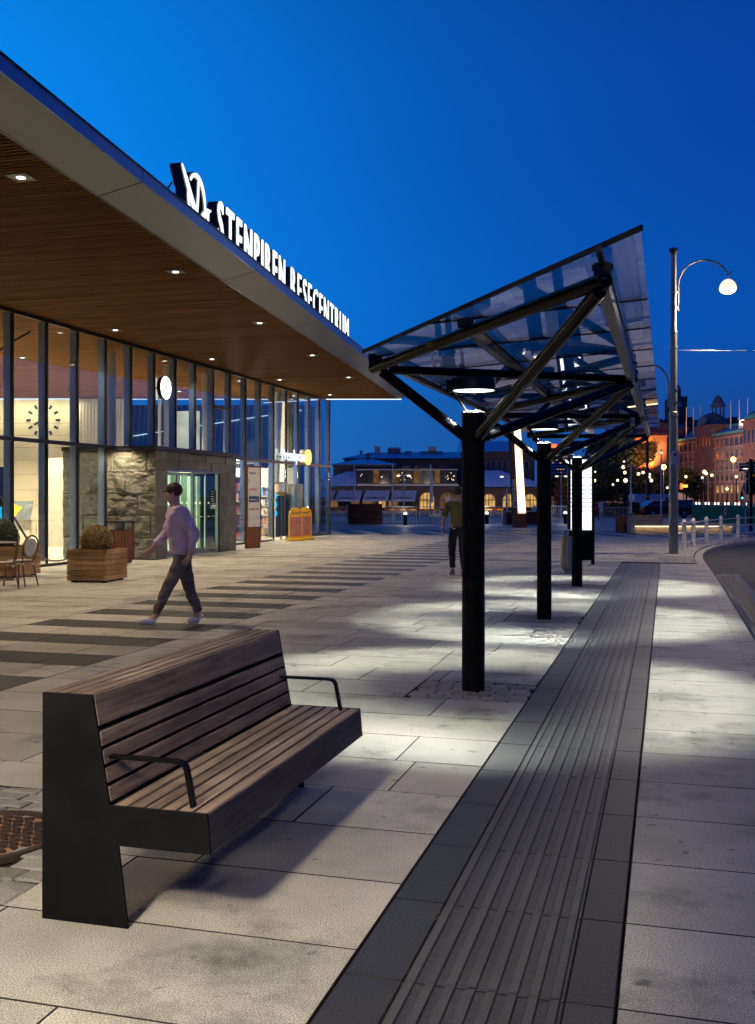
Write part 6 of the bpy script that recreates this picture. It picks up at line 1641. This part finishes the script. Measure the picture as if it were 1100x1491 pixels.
# ================================================================ PEOPLE
def skin_mesh(joints, edges, levels=2, fold=0.0):
    """joints: list of (x,y,z,r) or (x,y,z,rx,ry); returns an MB with one continuous surface grown round the edges"""
    me = bpy.data.meshes.new('tmp'); me.from_pydata([j[:3] for j in joints],[tuple(e) for e in edges],[])
    ob = bpy.data.objects.new('tmp', me); COL.objects.link(ob)
    sk = ob.modifiers.new('s','SKIN'); sk.use_smooth_shade = True
    for i,j in enumerate(joints):
        d = me.skin_vertices[0].data[i]; d.radius = (j[3], j[4] if len(j) > 4 else j[3]); d.use_root = (i == 0)
    sb = ob.modifiers.new('u','SUBSURF'); sb.levels = levels; sb.render_levels = levels
    dg = bpy.context.evaluated_depsgraph_get(); dg.update()
    ev = ob.evaluated_get(dg); m2 = bpy.data.meshes.new_from_object(ev)
    from mathutils import noise
    if fold:
        for v in m2.vertices: v.co += v.normal*fold*(noise.noise(Vector((v.co.x*9,v.co.y*9,v.co.z*16)))+.5*noise.noise(v.co*30))
    mb = MB(); mb.add([v.co.copy() for v in m2.vertices],[tuple(p.vertices) for p in m2.polygons],True)
    bpy.data.objects.remove(ob); return mb
def person(loc, rz, lab, J, clothes, hair, lean=0.0, scale=1.0):
    """J: dict of joint positions in the figure's own frame, facing -Y"""
    t = thing('person', lab, 'person', loc+(0,), rz)
    t.scale = (scale,)*3
    names = []; jn = []; 
    def j(n, p, *r): names.append(n); jn.append(tuple(p)+tuple(r)); return len(jn)-1
    P = j('pelvis', J['pelvis'], .15, .115); ab_ = j('ab', J['waist'], .13, .10); chs = j('chest', J['chest'], .165, .12); up = j('up', J['upper'], .12,.10)
    nk = j('neck', J['neck'], .055); hd = j('head', J['head'], .078,.095); tp = j('top', J['top'], .070,.085)
    E = [(P,ab_),(ab_,chs),(chs,up),(up,nk),(nk,hd),(hd,tp)]
    for s_ in ('L','R'):
        hp = j('hip', J['hip'+s_], .095); kn = j('knee', J['knee'+s_], .062); an = j('ank', J['ankle'+s_], .042); to = j('toe', J['toe'+s_], .036)
        E += [(P,hp),(hp,kn),(kn,an),(an,to)]
        sh = j('sh', J['sh'+s_], .062); el = j('el', J['el'+s_], .044); wr = j('wr', J['wr'+s_], .028); pm = j('palm', J['palm'+s_], .036,.018)
        E += [(up,sh),(sh,el),(el,wr),(wr,pm)]
        d = (Vector(J['palm'+s_])-Vector(J['wr'+s_])).normalized(); side = d.cross(Vector((1,0,0))).normalized()
        for q,(o,l) in enumerate(((-.026,.062),(-.009,.075),(.009,.07),(.026,.055))):
            a = j('f', Vector(J['palm'+s_])+d*.02+side*o, .0085); b = j('f', Vector(J['palm'+s_])+d*(.02+l*.55)+side*o*1.1+Vector((0,-.008,0)), .0078); c = j('f', Vector(J['palm'+s_])+d*(.02+l)+side*o*1.1+Vector((0,-.022,0)), .006)
            E += [(pm,a),(a,b),(b,c)]
        a = j('th', Vector(J['wr'+s_])+d*.035+side*-.035, .010); b = j('th', Vector(J['wr'+s_])+d*.075+side*-.05, .008); E += [(pm,a),(a,b)]
    body = skin_mesh(jn, E, 2)
    # face: nose, brows, mouth, ears added to the head surface
    h = Vector(J['head']); hm = (h+Vector(J['top']))/2; f = Vector((0,-1,0)); hz = J.get('hrot',0)
    Rh = Matrix.Translation(hm) @ Matrix.Rotation(hz,4,'Z')
    body.T = Rh; body.ball((0,-.098,-.012),.016,6,.8,1.2,1.5); body.ball((.078,0,-.01),.022,6,.4,.8,1.3); body.ball((-.078,0,-.01),.022,6,.4,.8,1.3); body.ball((0,-.088,-.055),.018,6,1.3,.5,.4); body.T=None
    b = body.build('body','skin',t)
    m = MB(); m.T = Rh; m.ball((.03,-.092,.016),.011,6); m.ball((-.03,-.092,.016),.011,6); m.T=None; m.build('eyes','black_matt',b)
    m = MB(); m.T = Rh; m.ball((0,.028,.040),.100,12,.90,1.02,.98); m.T=None
    hm_ = MB(); hm_.add([p+Vector((0,0,0)) for p in m.v],m.f,True); hm_.build('hair',hair,t)
    # upper garment
    top_m, leg_m, shoe_m, sleeve = clothes
    jj = []; EE = []
    def k(p,*r): jj.append(tuple(p)+tuple(r)); return len(jj)-1
    lo_ = .10 if sleeve else 0; gr = 1.28 if sleeve else 1.0; low = Vector(J['pelvis'])+Vector((0,0,-.03-lo_)); a0 = k(low,.175*gr,.14*gr); a1 = k(J['waist'],.16*gr,.13*gr); a2 = k(J['chest'],.188*(gr*.9 if sleeve else 1),.142*gr); a3 = k(J['upper'],.135,.112); a4 = k(Vector(J['neck'])+Vector((0,.005,-.045)),.068,.062)
    EE += [(a0,a1),(a1,a2),(a2,a3),(a3,a4)]
    for s_ in ('L','R'):
        c0 = k(J['sh'+s_],.08*gr); c1 = k(J['el'+s_],.062*gr); EE += [(a3,c0),(c0,c1)]
        if sleeve: c2 = k(Vector(J['wr'+s_])*.94+Vector(J['el'+s_])*.06,.045); EE += [(c1,c2)]
    skin_mesh(jj,EE,3,.022).build('jacket' if sleeve else 'shirt',top_m,t)
    jj.clear(); EE = []
    aw = k(Vector(J['waist'])+Vector((0,0,-.03)),.12,.10); a0 = k(J['pelvis'],.150,.120); EE=[(aw,a0)]
    for s_ in ('L','R'):
        c0 = k(J['hip'+s_],.108); c1 = k(J['knee'+s_],.078); c2 = k(Vector(J['ankle'+s_])+Vector((0,0,.03)),.062); EE += [(a0,c0),(c0,c1),(c1,c2)]
    skin_mesh(jj,EE,3,.016).build('trousers',leg_m,t)
    for s_ in ('L','R'):
        a = Vector(J['ankle'+s_]); to = Vector(J['toe'+s_]); d = (to-a); d.z = d.z*.6
        heel = a-Vector((d.x,d.y,0)).normalized()*.05; heel.z = a.z-.055
        jj.clear(); EE=[]; q0 = k(heel,.050,.046); q1 = k(a*.5+to*.5+Vector((0,0,-.008)),.054,.050); q2 = k(to+Vector((0,0,.0))+Vector((d.x,d.y,0)).normalized()*.03,.050,.040); q3 = k(a+Vector((0,0,.01)),.055,.055); EE=[(q0,q1),(q1,q2),(q0,q3)]
        skin_mesh(jj,EE,2).build('shoe',shoe_m,t)
    return t
# lilac-clad walker striding left across the stripes
J = dict(pelvis=(0,0,.93),waist=(0,-.03,1.08),chest=(0,-.07,1.27),upper=(0,-.09,1.42),neck=(0,-.11,1.50),head=(0,-.14,1.585),top=(0,-.145,1.69),
  hipL=(.09,0,.88),kneeL=(.09,-.20,.50),ankleL=(.085,-.36,.115),toeL=(.09,-.52,.075),
  hipR=(-.09,0,.88),kneeR=(-.085,.07,.47),ankleR=(-.08,.20,.10),toeR=(-.085,.08,.035),
  shL=(.185,-.08,1.40),elL=(.25,.10,1.15),wrL=(.24,.05,.92),palmL=(.235,.02,.85),shR=(-.185,-.08,1.40),elR=(-.25,-.16,1.14),wrR=(-.22,-.34,.98),palmR=(-.21,-.39,.92),hrot=0)
p1 = CW(268,12.75)
person(p1, TH-R(72), 'walking person in a loose lilac top, brown trousers and white sneakers crossing the dark stripes', J, ('jacket_lilac','trousers_brown','shoe_white',True), 'hair')
# man in olive shirt seen from behind, partly hidden by the first post
J2 = dict(pelvis=(0,0,.95),waist=(0,-.01,1.10),chest=(0,-.02,1.30),upper=(0,-.02,1.45),neck=(0,-.02,1.53),head=(0,-.035,1.61),top=(0,-.03,1.72),
  hipL=(.10,0,.90),kneeL=(.105,-.14,.50),ankleL=(.10,-.12,.10),toeL=(.11,-.26,.035),
  hipR=(-.10,0,.90),kneeR=(-.10,-.02,.49),ankleR=(-.10,.16,.10),toeR=(-.105,.05,.035),
  shL=(.20,-.01,1.43),elL=(.29,.04,1.16),wrL=(.30,-.04,.93),palmL=(.30,-.06,.86),shR=(-.20,-.01,1.43),elR=(-.29,.05,1.16),wrR=(-.30,-.0,.93),palmR=(-.30,-.02,.86),hrot=0)
person(CW(667,20.7), TH+math.pi, 'man in an olive shirt and black trousers walking away, partly hidden behind the nearest post', J2, ('shirt_olive','trousers_black','shoe_grey',False), 'hair')
# ================================================================ SKY, CAMERA, VIEW
w = bpy.data.worlds.new('World'); scene.world = w; w.use_nodes = True
t = w.node_tree; t.nodes.clear(); L = t.links.new
out = t.nodes.new('ShaderNodeOutputWorld'); bg = t.nodes.new('ShaderNodeBackground'); L(bg.outputs[0], out.inputs[0])
# dusk sky: deep blue overhead, paler at the horizon, brightest where the sun went down (left)
sky = t.nodes.new('ShaderNodeTexSky'); sky.sky_type = 'NISHITA'; sky.sun_disc = False
sky.sun_elevation = R(-2.0); sky.sun_rotation = R(-60); sky.ozone_density = 6.0; sky.dust_density = 0.2
tc = t.nodes.new('ShaderNodeTexCoord'); sp = t.nodes.new('ShaderNodeSeparateXYZ'); L(tc.outputs['Generated'], sp.inputs[0])
cr = t.nodes.new('ShaderNodeValToRGB'); L(sp.outputs['Z'], cr.inputs[0]); cr.color_ramp.interpolation = 'EASE'
els = [(0.0,(.017,.055,.25)),(.06,(.009,.068,.32)),(.16,(.002,.085,.46)),(.34,(.0015,.062,.40)),(.60,(.001,.028,.22)),(1.0,(.001,.016,.12))]
cr.color_ramp.elements[0].position = els[0][0]; cr.color_ramp.elements[0].color = c4(els[0][1])
cr.color_ramp.elements[1].position = 1.0; cr.color_ramp.elements[1].color = c4(els[-1][1])
for p_, c_ in els[1:-1]: e = cr.color_ramp.elements.new(p_); e.color = c4(c_)
az = R(30); gd = Vector((-math.sin(TH+az)*math.cos(R(12)), math.cos(TH+az)*math.cos(R(12)), math.sin(R(12))))
dt = t.nodes.new('ShaderNodeVectorMath'); dt.operation = 'DOT_PRODUCT'; L(tc.outputs['Generated'], dt.inputs[0]); dt.inputs[1].default_value = gd
mx = t.nodes.new('ShaderNodeMath'); mx.operation = 'MAXIMUM'; mx.inputs[1].default_value = 0; L(dt.outputs['Value'], mx.inputs[0])
pw = t.nodes.new('ShaderNodeMath'); pw.operation = 'POWER'; pw.inputs[1].default_value = 9.0; L(mx.outputs[0], pw.inputs[0])
sc_ = t.nodes.new('ShaderNodeVectorMath'); sc_.operation = 'SCALE'; sc_.inputs[0].default_value = (.0,.27,.72); L(pw.outputs[0], sc_.inputs['Scale'])
ad = t.nodes.new('ShaderNodeVectorMath'); ad.operation = 'ADD'; L(cr.outputs[0], ad.inputs[0]); L(sc_.outputs[0], ad.inputs[1])
ns = t.nodes.new('ShaderNodeVectorMath'); ns.operation = 'SCALE'; ns.inputs['Scale'].default_value = .05; L(sky.outputs[0], ns.inputs[0])
ad2 = t.nodes.new('ShaderNodeVectorMath'); ad2.operation = 'ADD'; L(ad.outputs[0], ad2.inputs[0]); L(ns.outputs[0], ad2.inputs[1])
L(ad2.outputs[0], bg.inputs['Color']); bg.inputs['Strength'].default_value = .86
cam = bpy.data.cameras.new('camera'); co = bpy.data.objects.new('camera', cam); COL.objects.link(co)
co.location = (0,0,H); co.rotation_euler = (R(90),0,TH)
cam.sensor_fit = 'AUTO'; cam.sensor_width = 36; cam.lens = 1500/1491*36; cam.shift_y = -23.0/1491; cam.clip_end = 3000; cam.clip_start = .05
scene.camera = co
scene.view_settings.view_transform = 'Standard'; scene.view_settings.look = 'None'; scene.view_settings.exposure = 0; scene.view_settings.gamma = 1
c = scene.cycles
c.max_bounces = 8; c.transparent_max_bounces = 24; c.glossy_bounces = 4; c.diffuse_bounces = 3; c.caustics_reflective = False; c.caustics_refractive = False
c.sample_clamp_indirect = 6.0
